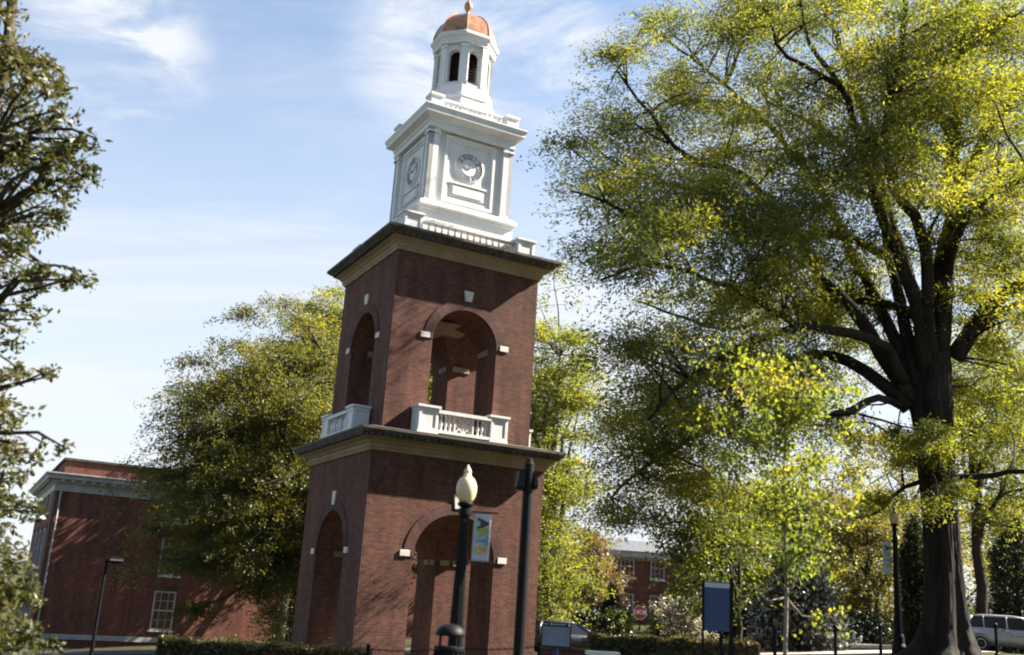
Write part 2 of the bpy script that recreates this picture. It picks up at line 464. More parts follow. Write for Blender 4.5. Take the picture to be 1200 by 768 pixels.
M_L_TAN = leafmat('tan_buds', [(0.11, 0.072, 0.036), (0.14, 0.095, 0.045), (0.14, 0.115, 0.04)], 0.45, 0.04, tcol=(1.8, 1.6, 1.1))
M_L_DARK = leafmat('evergreen_leaves', [(0.008, 0.011, 0.006), (0.013, 0.018, 0.008), (0.024, 0.030, 0.013)], 0.15, 0.04)
M_L_GLOSS = leafmat('glossy_evergreen_leaves', [(0.012, 0.018, 0.010), (0.026, 0.030, 0.018), (0.07, 0.068, 0.048)], 0.12, 0.20, 0.42)
M_L_HEDGE = leafmat('hedge_leaves', [(0.045, 0.048, 0.016), (0.085, 0.075, 0.028), (0.19, 0.12, 0.05)], 0.3, 0.05)
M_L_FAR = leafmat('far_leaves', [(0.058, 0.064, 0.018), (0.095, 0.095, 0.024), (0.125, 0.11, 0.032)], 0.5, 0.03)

# ------------------------------------------------------------------ the ground, paths
def ground_sheet():
    xs = sorted(set(list(range(-60, 61, 1)) + [-1500, -900, -500, -300, -200, -140, -100, -80, 80, 100, 140, 200, 300, 500, 900, 1500]))
    ys = sorted(set(list(range(-20, 101, 1)) + [-600, -300, -150, -80, -40, 120, 150, 200, 300, 500, 900, 1800]))
    mb = MB()
    vs = [(x, y, G(x, y)) for y in ys for x in xs]
    W = len(xs)
    fs = [(j * W + i, j * W + i + 1, (j + 1) * W + i + 1, (j + 1) * W + i) for j in range(len(ys) - 1) for i in range(W - 1)]
    mb.add(vs, fs)
    o = mb.build('ground', M_GROUND, smooth=True)
    o['kind'] = 'structure'
def strip(name, pts, w, m, dz, step=0.5):
    """a path laid on the ground along a polyline"""
    mb = MB(); L = []
    pts = [Vector((p[0], p[1], 0)) for p in pts]
    samples = []
    for a, b in zip(pts[:-1], pts[1:]):
        k = max(1, int((b - a).length / step))
        samples += [a.lerp(b, i / k) for i in range(k)]
    samples.append(pts[-1])
    nx = 6
    vs = []
    for i, p in enumerate(samples):
        t = (samples[min(i + 1, len(samples) - 1)] - samples[max(i - 1, 0)]).normalized()
        s = Vector((-t.y, t.x, 0))
        for j in range(nx + 1):
            q = p + s * (w * (j / nx - 0.5))
            vs.append((q.x, q.y, G(q.x, q.y) + dz))
    fs = [(i * (nx + 1) + j, i * (nx + 1) + j + 1, (i + 1) * (nx + 1) + j + 1, (i + 1) * (nx + 1) + j) for i in range(len(samples) - 1) for j in range(nx)]
    mb.add(vs, fs)
    o = mb.build(name, m)
    o['kind'] = 'structure'
    return o
ground_sheet()
strip('path', [(5.5, 39.0), (9, 39.4), (14, 39.2), (19, 38.4), (40, 36)], 3.2, M_CONC, 0.030)
strip('road', [(-60, 66), (-10, 62), (8, 56), (22, 47.5), (34, 45), (60, 44)], 6.5, M_ASPH, 0.036)

# ------------------------------------------------------------------ bell tower
TC = Vector((-3.071, 38.567, -1.05))
PSI = 0.48
tower = empty('bell_tower', TC, 'tall red brick bell tower with white clock stage and copper dome', 'bell tower', PSI)
def Z(e): return e + 2.65            # height above the tower's base of a level given from the eye

def bool_cut(obj, cutters):
    for cobj in cutters:
        md = obj.modifiers.new('cut', 'BOOLEAN'); md.operation = 'DIFFERENCE'; md.solver = 'EXACT'; md.object = cobj
    dg = bpy.context.evaluated_depsgraph_get()
    me = bpy.data.meshes.new_from_object(obj.evaluated_get(dg))
    obj.modifiers.clear()
    old = obj.data
    obj.data = me
    me.name = obj.name
    bpy.data.meshes.remove(old)
    while me.uv_layers: me.uv_layers.remove(me.uv_layers[0])
    box_uv(me)
    for cobj in cutters: bpy.data.objects.remove(cobj)
def arch_poly(r, spring, base, n=28):
    p = [(-r, base), (r, base)]
    return p + [(r * math.cos(PI * i / n), spring + r * math.sin(PI * i / n)) for i in range(n + 1)]

def brick_stage(name, half, z0, z1, r, spring, base, passage_h):
    mb = MB(); mb.square([(half, z0), (half, z1)])
    o = mb.build(name, M_BRICK, tower)
    cut = []
    for ax in 'xy':
        c = MB(); c.prism(arch_poly(r, spring, base), ax, -half - 0.5, half + 0.5)
        cut.append(c.build('cutter', M_BRICK, tower))
    bpy.context.view_layer.update()
    bool_cut(o, cut)
    return o
A1, A2 = 3.4, 2.952
R1, SP1 = 1.56, Z(1.22)
R2, SP2 = 1.32, Z(9.05)
low = brick_stage('lower_stage', A1, -0.6, Z(4.669), R1, SP1, -0.7, 0)
upp = brick_stage('upper_stage', A2, Z(5.30), Z(12.165), R2, SP2, Z(5.44), 0)
for nm, h in (('lower_floor', 0.02), ('upper_floor', Z(5.45))):
    mb = MB(); mb.square([(3.35 if h < 1 else 2.9, h - 0.05), (3.35 if h < 1 else 2.9, h)])
    mb.build(nm, M_CONC, tower)
def rotk(k): return Matrix.Rotation(k * PI / 2, 4, 'Z')
def ring(r0, r1, spring, y, th, n=36):
    mb = MB()
    rings = []
    for i in range(n + 1):
        a = PI * i / n
        ca, sa = math.cos(a), math.sin(a)
        rings.append([Vector((r0 * ca, y, spring + r0 * sa)), Vector((r1 * ca, y, spring + r1 * sa)),
                      Vector((r1 * ca, y + th, spring + r1 * sa)), Vector((r0 * ca, y + th, spring + r0 * sa))])
    mb.loft(rings)
    return mb
def arch_trim(parent, half, r, spring, key0, key1, imw):
    for k in range(4):
        rg = ring(r - 0.004, r + 0.36, spring, -half - 0.028, 0.06)
        rg.v = [tuple(rotk(k) @ Vector(p)) for p in rg.v]
        o = rg.build('arch_ring', M_SOLDIER, parent)
        # radial courses: u across the ring, v along the arc
        uvl = o.data.uv_layers[0]
        for p in o.data.polygons:
            for li in p.loop_indices:
                co = rotk(-k) @ o.data.vertices[o.data.loops[li].vertex_index].co
                rr = math.hypot(co.x, co.z - spring); an = math.atan2(co.z - spring, co.x)
                uvl.data[li].uv = (an * (r + 0.18), rr)
        M = rotk(k)
        mb = MB()
        mb.prism([(-0.13, key0), (0.13, key0), (0.19, key1), (-0.19, key1)], 'y', -half - 0.06, -half + 0.05, M=M)
        mb.build('keystone', M_LIME, parent, bevel=0.01)
        for sx in (-1, 1):
            mb = MB()
            x0 = sx * (r + 0.13) if sx > 0 else sx * (r + 0.13) - imw
            mb.box(x0, x0 + imw, -half - 0.05, -half + 0.05, spring + 0.0, spring + 0.21, M=M)
            mb.build('impost_block', M_LIME, parent, bevel=0.01)
            # the impost blocks of the passages behind the arch
            mb = MB()
            xi = sx * r
            mb.box(xi - (0.05 if sx > 0 else -0.0), xi + (0.0 if sx > 0 else 0.05), -half + 0.7, -half + 1.15, spring - 0.05, spring + 0.16, M=M)
            mb.build('impost_block', M_TAN, parent)
            mb = MB()
            mb.box(sx * (r + 0.35) - 0.2, sx * (r + 0.35) + 0.2, r - 0.05, r + 0.02, spring - 0.05, spring + 0.16, M=M)
            mb.build('impost_block', M_TAN, parent)
arch_trim(low, A1, R1, SP1, Z(2.97), Z(3.47), 0.36)
arch_trim(upp, A2, R2, SP2, Z(10.72), Z(11.12), 0.36)
mb = MB(); mb.box(-1.3, 1.3, -1.3, 1.3, Z(10.24), Z(10.3)); mb.build('belfry_ceiling', M_TAN, upp)

def cornice(zb, half, out, ztop):
    hgt = ztop - zb
    mb = MB()
    mb.square([(half - 0.2, zb), (half + 0.06, zb), (half + 0.10, zb + 0.10), (half + 0.13, zb + 0.13), (half + 0.13, zb + 0.22),
               (half + 0.17, zb + 0.245), (half + 0.24, zb + 0.33), (half + 0.37, zb + 0.40), (half + 0.37, zb + 0.44), (half - 0.2, zb + 0.44)])
    fr = mb.build('cornice', M_TAN, tower)
    mb = MB()
    mb.square([(half - 0.2, zb + 0.442), (half + 0.44, zb + 0.442), (half + 0.46, zb + 0.50), (half + 0.53, zb + 0.53), (out - 0.03, zb + 0.62),
               (out, zb + 0.64), (out, ztop), (out - 0.25, ztop + 0.04), (half - 0.1, ztop + 0.14), (half - 0.3, ztop + 0.14)])
    # a row of small blocks under the crown
    n = int(2 * (half + 0.4) / 0.26)
    for k in range(4):
        M = rotk(k)
        for i in range(n):
            x = -(half + 0.36) + (i + 0.5) * 2 * (half + 0.36) / n
            mb.box(x - 0.07, x + 0.07, -half - 0.52, -half - 0.30, zb + 0.446, zb + 0.525, M=M)
    mb.build('cornice_crown', M_CROWN, fr)
cornice(Z(4.669), A1, 4.0, Z(5.40))
cornice(Z(12.165), A2, 3.624, Z(12.903))

BAL = MB()
BAL.lathe([(0.055, 0), (0.055, 0.05), (0.035, 0.07), (0.06, 0.2), (0.062, 0.28), (0.03, 0.45), (0.034, 0.5), (0.055, 0.53), (0.055, 0.58)], 8)
def pedestal(parent, x0, x1, y0, y1, z0, z1, M=None):
    mb = MB()
    h = z1 - z0
    def bx(g, a, b): mb.box(x0 - g, x1 + g, y0 - g, y1 + g, a, b, M=M)
    bx(0.035, z0, z0 + 0.10); bx(0.0, z0 + 0.10, z1 - 0.13); bx(0.03, z1 - 0.13, z1 - 0.085); bx(0.075, z1 - 0.085, z1)
    # raised border of the panel on the two long faces
    w = 0.10
    for yy, s in ((y0, -1), (y1, 1)):
        a, b = min(yy, yy + s * 0.025), max(yy, yy + s * 0.025)
        for q in ((x0, x1, z0 + 0.10, z0 + 0.18), (x0, x1, z1 - 0.21, z1 - 0.13), (x0, x0 + w, z0 + 0.18, z1 - 0.21), (x1 - w, x1, z0 + 0.18, z1 - 0.21)):
            mb.box(q[0], q[1], a, b, q[2], q[3], M=M)
    for xx, s in ((x0, -1), (x1, 1)):
        a, b = min(xx, xx + s * 0.025), max(xx, xx + s * 0.025)
        for q in ((y0, y1, z0 + 0.10, z0 + 0.18), (y0, y1, z1 - 0.21, z1 - 0.13), (y0, y0 + w, z0 + 0.18, z1 - 0.21), (y1 - w, y1, z0 + 0.18, z1 - 0.21)):
            mb.box(a, b, q[0], q[1], q[2], q[3], M=M)
    return mb.build('pedestal', M_WHITE, parent)
def baluster(parent, x, y, z, h, M, me=[None]):
    if me[0] is None:
        o = BAL.build('baluster', M_WHITE, parent); me[0] = o.data
    else:
        o = bpy.data.objects.new('baluster', me[0]); COL.objects.link(o); o.parent = parent
    p = M @ Vector((x, y, z)); o.location = p; o.scale = (1, 1, h / 0.58)
    return o
def balcony(k):
    M = rotk(k)
    z0, z1 = Z(5.52), Z(6.46)
    mb = MB()
    yo, yi = -3.60, -3.42
    mb.box(-1.12, 0.98, yo - 0.02, yi + 0.02, z0, z0 + 0.11, M=M)
    mb.box(-1.12, 0.98, yo - 0.05, yi + 0.05, z1 - 0.24, z1 - 0.12, M=M)
    mb.box(-0.46, -0.40, yo + 0.03, yi - 0.03, z0 + 0.11, z1 - 0.24, M=M)
    mb.box(0.26, 0.32, yo + 0.03, yi - 0.03, z0 + 0.11, z1 - 0.24, M=M)
    b = mb.build('balcony_railing', M_WHITE, tower)
    pedestal(b, -1.86, -1.12, -3.60, -3.0, z0 - 0.05, z1, M)
    pedestal(b, 0.98, 1.66, -3.60, -3.0, z0 - 0.05, z1, M)
    for x in (-0.95, -0.78, -0.61, 0.50, 0.66, 0.82):
        baluster(b, x, (yo + yi) / 2, z0 + 0.11, z1 - z0 - 0.35, M)
    # dark iron lattice panel in the middle
    lt = MB()
    xa, xb, za, zb = -0.40, 0.26, z0 + 0.115, z1 - 0.245
    cx, cz = (xa + xb) / 2, (za + zb) / 2
    y = (yo + yi) / 2
    def bar(p, q, r=0.018): lt.tube([M @ Vector((p[0], y, p[1])), M @ Vector((q[0], y, q[1]))], 0.028, 6)
    for p, q in (((xa, za), (xb, zb)), ((xa, zb), (xb, za)), ((xa, cz), (cx, zb)), ((cx, zb), (xb, cz)), ((xb, cz), (cx, za)), ((cx, za), (xa, cz)), ((cx, za), (cx, zb)), ((xa, cz), (xb, cz))):
        bar(p, q)
    circ = [M @ Vector((cx + 0.15 * math.cos(t * PI / 10), y, cz + 0.15 * math.sin(t * PI / 10))) for t in range(21)]
    lt.tube(circ, 0.018, 6)
    lt.build('lattice_panel', M_WHITE, b)
for k in range(4): balcony(k)

def roof_parapet():
    z0, z1 = Z(12.95), Z(13.84)
    h = 2.78
    mb = MB()
    for k in range(4):
        M = rotk(k)
        mb.box(-h + 0.72, h - 0.72, -h + 0.22, -h + 0.48, z0, z0 + 0.12, M=M)
        mb.box(-h + 0.72, h - 0.72, -h + 0.18, -h + 0.52, z1 - 0.20, z1 - 0.09, M=M)
    par = mb.build('parapet', M_WHITE, tower)
    for sx in (-1, 1):
        for sy in (-1, 1):
            a, b = sorted((sx * h, sx * (h - 0.72))); c, d = sorted((sy * h, sy * (h - 0.72)))
            pedestal(par, a, b, c, d, z0, z1)
    n = 15
    for k in range(4):
        for i in range(n):
            x = -h + 0.72 + (i + 0.5) * 2 * (h - 0.72) / n
            baluster(par, x, -h + 0.35, z0 + 0.12, z1 - z0 - 0.32, rotk(k))
roof_parapet()

# white clock stage
OFF = (0.17, 0.04)
cs = MB()
cs.square([(2.0, Z(12.95)), (2.0, Z(14.42)), (2.05, Z(14.45)), (2.05, Z(14.52)), (2.14, Z(14.58)), (2.14, Z(14.70)), (2.05, Z(14.78)), (1.93, Z(14.86)), (1.70, Z(14.86)),
           (1.70, Z(17.98)), (1.93, Z(17.98)), (1.93, Z(18.20)), (1.97, Z(18.22)), (1.97, Z(18.32)), (2.06, Z(18.38)), (2.20, Z(18.46)), (2.22, Z(18.48)), (2.22, Z(18.60)), (2.285, Z(18.74)), (2.285, Z(18.80)), (1.2, Z(19.05))])
stage = cs.build('clock_stage', M_WHITE, tower, loc=(OFF[0], OFF[1], 0))
def pilaster(parent, x0, x1, M):
    mb = MB()
    y = -1.70
    mb.box(x0, x1, y - 0.17, y + 0.02, Z(14.86) + 0.16, Z(17.98) - 0.22, M=M)
    mb.box(x0 - 0.04, x1 + 0.04, y - 0.21, y + 0.02, Z(14.863), Z(14.86) + 0.16, M=M)
    mb.box(x0 - 0.03, x1 + 0.03, y - 0.20, y + 0.02, Z(17.98) - 0.14, Z(17.977), M=M)
    mb.box(x0 - 0.06, x1 + 0.06, y - 0.22, y + 0.02, Z(17.98) - 0.22, Z(17.98) - 0.14, M=M)
    mb.build('pilaster', M_WHITE, parent)
def numeral(mb, ang, txt, r, size, M, y):
    """roman numeral drawn with thin bars, foot towards the centre"""
    widths = {'I': 0.35, 'V': 0.7, 'X': 0.7}
    tw = sum(widths[c] for c in txt) * size
    x = -tw / 2
    rot = Matrix.Rotation(ang, 4, 'Y')
    def seg(a, b, t):
        p, q = Vector((a[0], 0, a[1])), Vector((b[0], 0, b[1]))
        d = (q - p).normalized(); s = Vector((d.z, 0, -d.x)) * t
        vs = []
        for yy in (y - 0.012, y):
            for c in (p - s, p + s, q + s, q - s):
                v = rot @ Vector((c.x, 0, c.z + r)); v.y = yy
                vs.append(M @ v)
        mb.add(vs, [(0, 1, 2, 3), (7, 6, 5, 4), (0, 4, 5, 1), (1, 5, 6, 2), (2, 6, 7, 3), (3, 7, 4, 0)])
    h = size
    for c in txt:
        w = widths[c] * size
        cx = x + w / 2
        if c == 'I': seg((cx, -h / 2), (cx, h / 2), 0.016)
        if c == 'V': seg((cx - w * .36, h / 2), (cx, -h / 2), 0.017); seg((cx + w * .36, h / 2), (cx, -h / 2), 0.011)
        if c == 'X': seg((cx - w * .36, h / 2), (cx + w * .36, -h / 2), 0.017); seg((cx + w * .36, h / 2), (cx - w * .36, -h / 2), 0.011)
        x += w
def clock(parent, k):
    M = rotk(k)
    cz = Z(16.72)
    y = -1.70
    mb = MB()
    # panel border: two steps round the square field
    x0, x1, z0, z1 = -1.12, 1.12, Z(15.02), Z(17.86)
    for g, d in ((0.0, 0.10), (0.11, 0.05)):
        for q in ((x0 + g, x1 - g, z0 + g, z0 + g + 0.11), (x0 + g, x1 - g, z1 - g - 0.11, z1 - g), (x0 + g, x0 + g + 0.11, z0 + g + 0.11, z1 - g - 0.11), (x1 - g - 0.11, x1 - g, z0 + g + 0.11, z1 - g - 0.11)):
            mb.box(q[0], q[1], y - d, y + 0.01, q[2], q[3], M=M)
    # the raised tablet below the dial and the hood round it
    mb.box(-0.74, 0.74, y - 0.05, y + 0.01, Z(15.36), Z(15.84), M=M)
    mb.box(-0.66, 0.66, y - 0.075, y + 0.01, Z(15.43), Z(15.77), M=M)
    mb.box(-0.82, 0.82, y - 0.09, y + 0.01, Z(15.87), Z(15.95), M=M)
    mb.build('clock_panel', M_WHITE, parent)
    f = MB()
    RM = M @ Matrix.Translation((0, y, cz)) @ Matrix.Rotation(PI / 2, 4, 'X')
    f.lathe([(0.66, -0.01), (0.66, 0.05), (0.60, 0.065), (0.58, 0.03), (0.0001, 0.03)], 48, M=RM)
    face = f.build('clock_face', M_WHITE, parent)
    nm = MB()
    for i, t in enumerate(('XII', 'I', 'II', 'III', 'IIII', 'V', 'VI', 'VII', 'VIII', 'IX', 'X', 'XI')):
        numeral(nm, 2 * PI * i / 12, t, 0.46, 0.17, M @ Matrix.Translation((0, 0, cz)), y - 0.034)
    ringm = []
    for rr in (0.365, 0.565):
        nm.tube([M @ Vector((rr * math.sin(2 * PI * t / 40), y - 0.036, cz + rr * math.cos(2 * PI * t / 40))) for t in range(41)], 0.010, 5)
    nm.build('numeral_ring', M_NUM, face)
    for ang, ln, w in ((math.radians(285), 0.26, 0.022), (math.radians(60), 0.40, 0.016)):
        hd = MB()
        d = Vector((math.sin(ang), 0, math.cos(ang))); s = Vector((d.z, 0, -d.x))
        a, b, tip = Vector((0, 0, cz)) - d * 0.08, Vector((0, 0, cz)) + d * ln * 0.8, Vector((0, 0, cz)) + d * ln
        vs = []
        for yy in (y - 0.065, y - 0.05):
            for p in (a - s * w, a + s * w, b + s * w * 1.4, tip, b - s * w * 1.4):
                q = p.copy(); q.y = yy; vs.append(M @ q)
        hd.add(vs, [(0, 1, 2, 3, 4), (9, 8, 7, 6, 5)] + [(i, i + 5, (i + 1) % 5 + 5, (i + 1) % 5) for i in range(5)])
        hd.build('clock_hand', M_NUM, face)
for k in range(4):
    M = rotk(k)
    pilaster(stage, -1.87, -1.46, M); pilaster(stage, 1.46, 1.87, M)
    clock(stage, k)
# little corner pedestals over the clock cornice
for sx in (-1, 1):
    for sy in (-1, 1):
        mb = MB(); cxp, cyp = sx * 1.72, sy * 1.72
        mb.square([(0.26, Z(18.82)), (0.26, Z(19.28)), (0.31, Z(19.32)), (0.31, Z(19.42)), (0.2, Z(19.47))], c=(cxp, cyp))
        mb.build('corner_pedestal', M_WHITE, stage)
mb = MB()
for k in range(4):
    M = rotk(k)
    mb.box(-1.46, 1.46, -1.82, -1.66, Z(19.30), Z(19.38), M=M)
    mb.box(-1.46, 1.46, -1.80, -1.68, Z(18.86), Z(18.96), M=M)
    for i in range(14):
        x = -1.36 + i * 2.72 / 13
        mb.box(x - 0.04, x + 0.04, -1.78, -1.70, Z(18.95), Z(19.31), M=M)
mb.build('roof_railing', M_WHITE, stage)

# octagonal belfry
def octa(prof): return [(r / math.cos(PI / 8), z) for r, z in prof]
CZ = (OFF[0] + 0.12, OFF[1], 0)
cup = MB()
cup.lathe(octa([(1.44, Z(18.85)), (1.44, Z(19.50)), (1.50, Z(19.55)), (1.50, Z(19.65)), (1.40, Z(19.78)), (1.33, Z(19.98)), (1.38, Z(20.03)), (1.38, Z(20.13)), (1.27, Z(20.28)), (1.23, Z(20.66)), (1.20, Z(20.70))]), 8, ph=PI / 8)
cup_base = cup.build('cupola_base', M_WHITE, tower, loc=CZ)
D0, D1, DS = Z(20.66), Z(22.64), Z(22.10)
drum = MB()
drum.lathe(octa([(1.09, D0), (1.09, D1)]), 8, ph=PI / 8)
dr = drum.build('cupola_drum', M_WHITE, tower, loc=CZ)
cut = []
core = MB(); core.lathe(octa([(0.88, D0 + 0.08), (0.88, D1 - 0.04)]), 8, ph=PI / 8)
cut.append(core.build('cutter', M_WHITE, tower, loc=CZ))
for k in range(4):
    cc = MB()
    cc.prism(arch_poly(0.25, DS, Z(20.86), 14), 'y', -2.0, 2.0, M=Matrix.Rotation(k * PI / 4, 4, 'Z'))
    cut.append(cc.build('cutter', M_WHITE, tower, loc=CZ))
bpy.context.view_layer.update()
bool_cut(dr, cut)
# dark louvred core that closes the view through the belfry
mb = MB(); mb.lathe(octa([(0.55, D0 + 0.05), (0.55, D1 - 0.03)]), 8, ph=PI / 8)
for q in range(12):
    z = D0 + 0.15 + q * 0.15
    mb.lathe(octa([(0.56, z), (0.66, z - 0.05), (0.66, z - 0.03), (0.56, z + 0.02)]), 8, ph=PI / 8)
mb.build('louvre_core', M_DARKIN, dr)
for k in range(8):
    M = Matrix.Rotation(k * PI / 4 + PI / 8, 4, 'Z')
    mb = MB()
    mb.box(-0.15, 0.15, -1.27, -1.10, D0 + 0.05, D1 - 0.05, M=M)
    mb.box(-0.18, 0.18, -1.30, -1.10, D0 + 0.02, D0 + 0.15, M=M)
    mb.box(-0.18, 0.18, -1.30, -1.10, D1 - 0.22, D1 - 0.09, M=M)
    mb.build('corner_pilaster', M_WHITE, dr)
    M = Matrix.Rotation(k * PI / 4, 4, 'Z')
    rg = ring(0.25, 0.31, DS, -1.13, 0.05, 14)
    for sx in (-1, 1):
        a, b = sorted((sx * 0.25, sx * 0.31)); rg.box(a, b, -1.13, -1.085, Z(20.86), DS)
    rg.v = [tuple(M @ Vector(p)) for p in rg.v]
    rg.build('arch_frame', M_WHITE, dr)
mb = MB()
mb.lathe(octa([(1.06, Z(22.605)), (1.25, Z(22.605)), (1.25, Z(22.74)), (1.28, Z(22.77)), (1.28, Z(22.84)), (1.34, Z(22.90)), (1.39, Z(22.98)), (1.39, Z(23.06)), (1.32, Z(23.14)), (1.26, Z(23.14))]), 8, ph=PI / 8)
mb.build('cupola_cornice', M_WHITE, tower, loc=CZ)
mb = MB()
dome_prof = [(1.28, 23.12), (1.275, 23.30), (1.24, 23.52), (1.16, 23.77), (1.03, 24.01), (0.84, 24.23), (0.62, 24.40), (0.32, 24.51), (0.14, 24.55)]
mb.lathe(octa([(r, Z(z)) for r, z in dome_prof]), 8, ph=PI / 8)
dome = mb.build('dome', M_COPPER, tower, loc=CZ)
for k in range(8):
    a = PI / 8 + k * PI / 4
    mb = MB()
    mb.tube([(r / math.cos(PI / 8) * math.cos(a), r / math.cos(PI / 8) * math.sin(a), Z(z) + 0.005) for r, z in dome_prof], 0.028, 6)
    mb.build('dome_rib', M_COPPER, dome)
mb = MB()
mb.lathe([(0.15, Z(24.5)), (0.13, Z(24.66)), (0.07, Z(24.74)), (0.09, Z(24.90)), (0.17, Z(25.02)), (0.19, Z(25.14)), (0.15, Z(25.28)), (0.06, Z(25.36)), (0.035, Z(25.9)), (0.004, Z(26.35))], 14)
mb.build('finial', M_COPPER, dome, smooth=True)

# ------------------------------------------------------------------ trees
def curve(a, b, sag, n=5, jit=0.0, rng=R):
    """points from a to b, bowed by sag (up positive)"""
    out = []
    for i in range(n + 1):
        t = i / n
        p = a.lerp(b, t)
        p.z += sag * 4 * t * (1 - t)
        if 0 < i < n and jit:
            p += Vector((rng.uniform(-jit, jit), rng.uniform(-jit, jit), rng.uniform(-jit, jit)))
        out.append(p)
    return out
def leaf_object(name, C, D, L, W, m, parent, rng, flat=0.0):
    """one lozenge per leaf: C centres, D directions"""
    n = len(C)
    D = D / (np.linalg.norm(D, axis=1, keepdims=True) + 1e-9)
    P = rng.normal(size=(n, 3)); P[:, 2] *= (1 - flat)
    P -= D * np.sum(P * D, axis=1, keepdims=True)
    P /= (np.linalg.norm(P, axis=1, keepdims=True) + 1e-9)
    N = np.cross(D, P)
    l = (L * rng.uniform(0.65, 1.3, size=(n, 1))); w = (W * rng.uniform(0.7, 1.25, size=(n, 1)))
    base = C - D * l / 2
    tip = C + D * l / 2 - N * l * 0.08
    s1 = C + P * w / 2 + N * w * 0.14; s2 = C - P * w / 2 + N * w * 0.14
    V = np.stack([base, s1, tip, s2], axis=1).reshape(-1, 3).astype(np.float32)
    me = bpy.data.meshes.new(name)
    me.vertices.add(4 * n); me.vertices.foreach_set('co', V.ravel())
    me.loops.add(4 * n); me.loops.foreach_set('vertex_index', np.arange(4 * n, dtype=np.int32))
    me.polygons.add(n)
    me.polygons.foreach_set('loop_start', np.arange(0, 4 * n, 4, dtype=np.int32))
    me.polygons.foreach_set('loop_total', np.full(n, 4, np.int32))
    me.materials.append(m)
    me.update(calc_edges=True)
    o = bpy.data.objects.new(name, me); COL.objects.link(o)
    if parent is not None: o.parent = parent
    return o
def foliage(clumps, rng, sprays, per, spread, twig_mb=None, twig_r=0.012, droop=0.25, twig_frac=0.4, shell=0.0, hub=None):
    """clumps: (centre, (rx, ry, rz)). Each is a loose bough: twigs fan outwards and droop, thinning towards the rim.
    Returns leaf centres and directions"""
    Cs, Ds = [], []
    for c, r in clumps:
        c = np.array(c); r = np.array(r)
        k = max(2, int(sprays * rng.uniform(0.55, 1.35)))
        az = rng.uniform(0, 2 * PI)
        if hub is not None:
            o = c[:2] - hub[:2]
            if np.linalg.norm(o) > 0.5: az = math.atan2(o[1], o[0])
        f = np.array((math.cos(az), math.sin(az), 0.0))
        u = np.clip(rng.normal(size=(k, 3)), -1.7, 1.7) * np.array((0.62, 0.62, 0.5))
        tips = c + u * r + f * np.clip(rng.normal(size=(k, 1)), -1.5, 1.5) * r[0] * 0.5
        tips[:, 2] -= droop * r[2] * np.sum(((tips - c)[:, :2] / r[0]) ** 2, axis=1) * 0.8
        L = rng.uniform(0.35, 0.9, size=(k, 1)) * min(1.0, r[0])
        d0 = (tips - c) / (np.linalg.norm(tips - c, axis=1, keepdims=True) + 1e-6) + f * 0.6 + rng.normal(size=(k, 3)) * 0.45
        d0[:, 2] -= droop * 0.6
        d0 /= np.linalg.norm(d0, axis=1, keepdims=True)
        starts = tips - d0 * L
        for i in range(k):
            n = max(3, int(per * rng.uniform(0.6, 1.4)))
            t = rng.uniform(0.0, 1.05, size=(n, 1))
            p = starts[i] + (tips[i] - starts[i]) * t + rng.normal(size=(n, 3)) * spread
            Cs.append(p); Ds.append(d0[i] + rng.normal(size=(n, 3)) * 0.6)
            if twig_mb is not None and rng.uniform() < twig_frac:
                twig_mb.tube([tuple(c + (starts[i] - c) * 0.15), tuple(starts[i]), tuple(tips[i])], [twig_r * 1.4, twig_r, twig_r * 0.4], 3)
    return np.concatenate(Cs), np.concatenate(Ds)
def connect(limb_pts, clumps, mb, r0=0.05, n=4, rng=R):
    """a branch from the nearest limb point to each clump"""
    arr = np.array([p for p, r in limb_pts]); rr = [r for p, r in limb_pts]
    for c, r in clumps:
        cc = np.array(c)
        d = np.linalg.norm(arr - cc, axis=1) + 0.5 * np.maximum(0, arr[:, 2] - cc[2])
        i = int(np.argmin(d))
        a = Vector(arr[i]); b = Vector(cc)
        L = (b - a).length
        if L < 0.3: continue
        q = min(rr[i] * 0.8, r0 * (0.5 + 0.22 * L))
        pts = curve(a, b, 0.06 * L, n, 0.05 * L, rng)
        mb.tube(pts, [q * (1 - 0.7 * t / n) for t in range(n + 1)], 5)

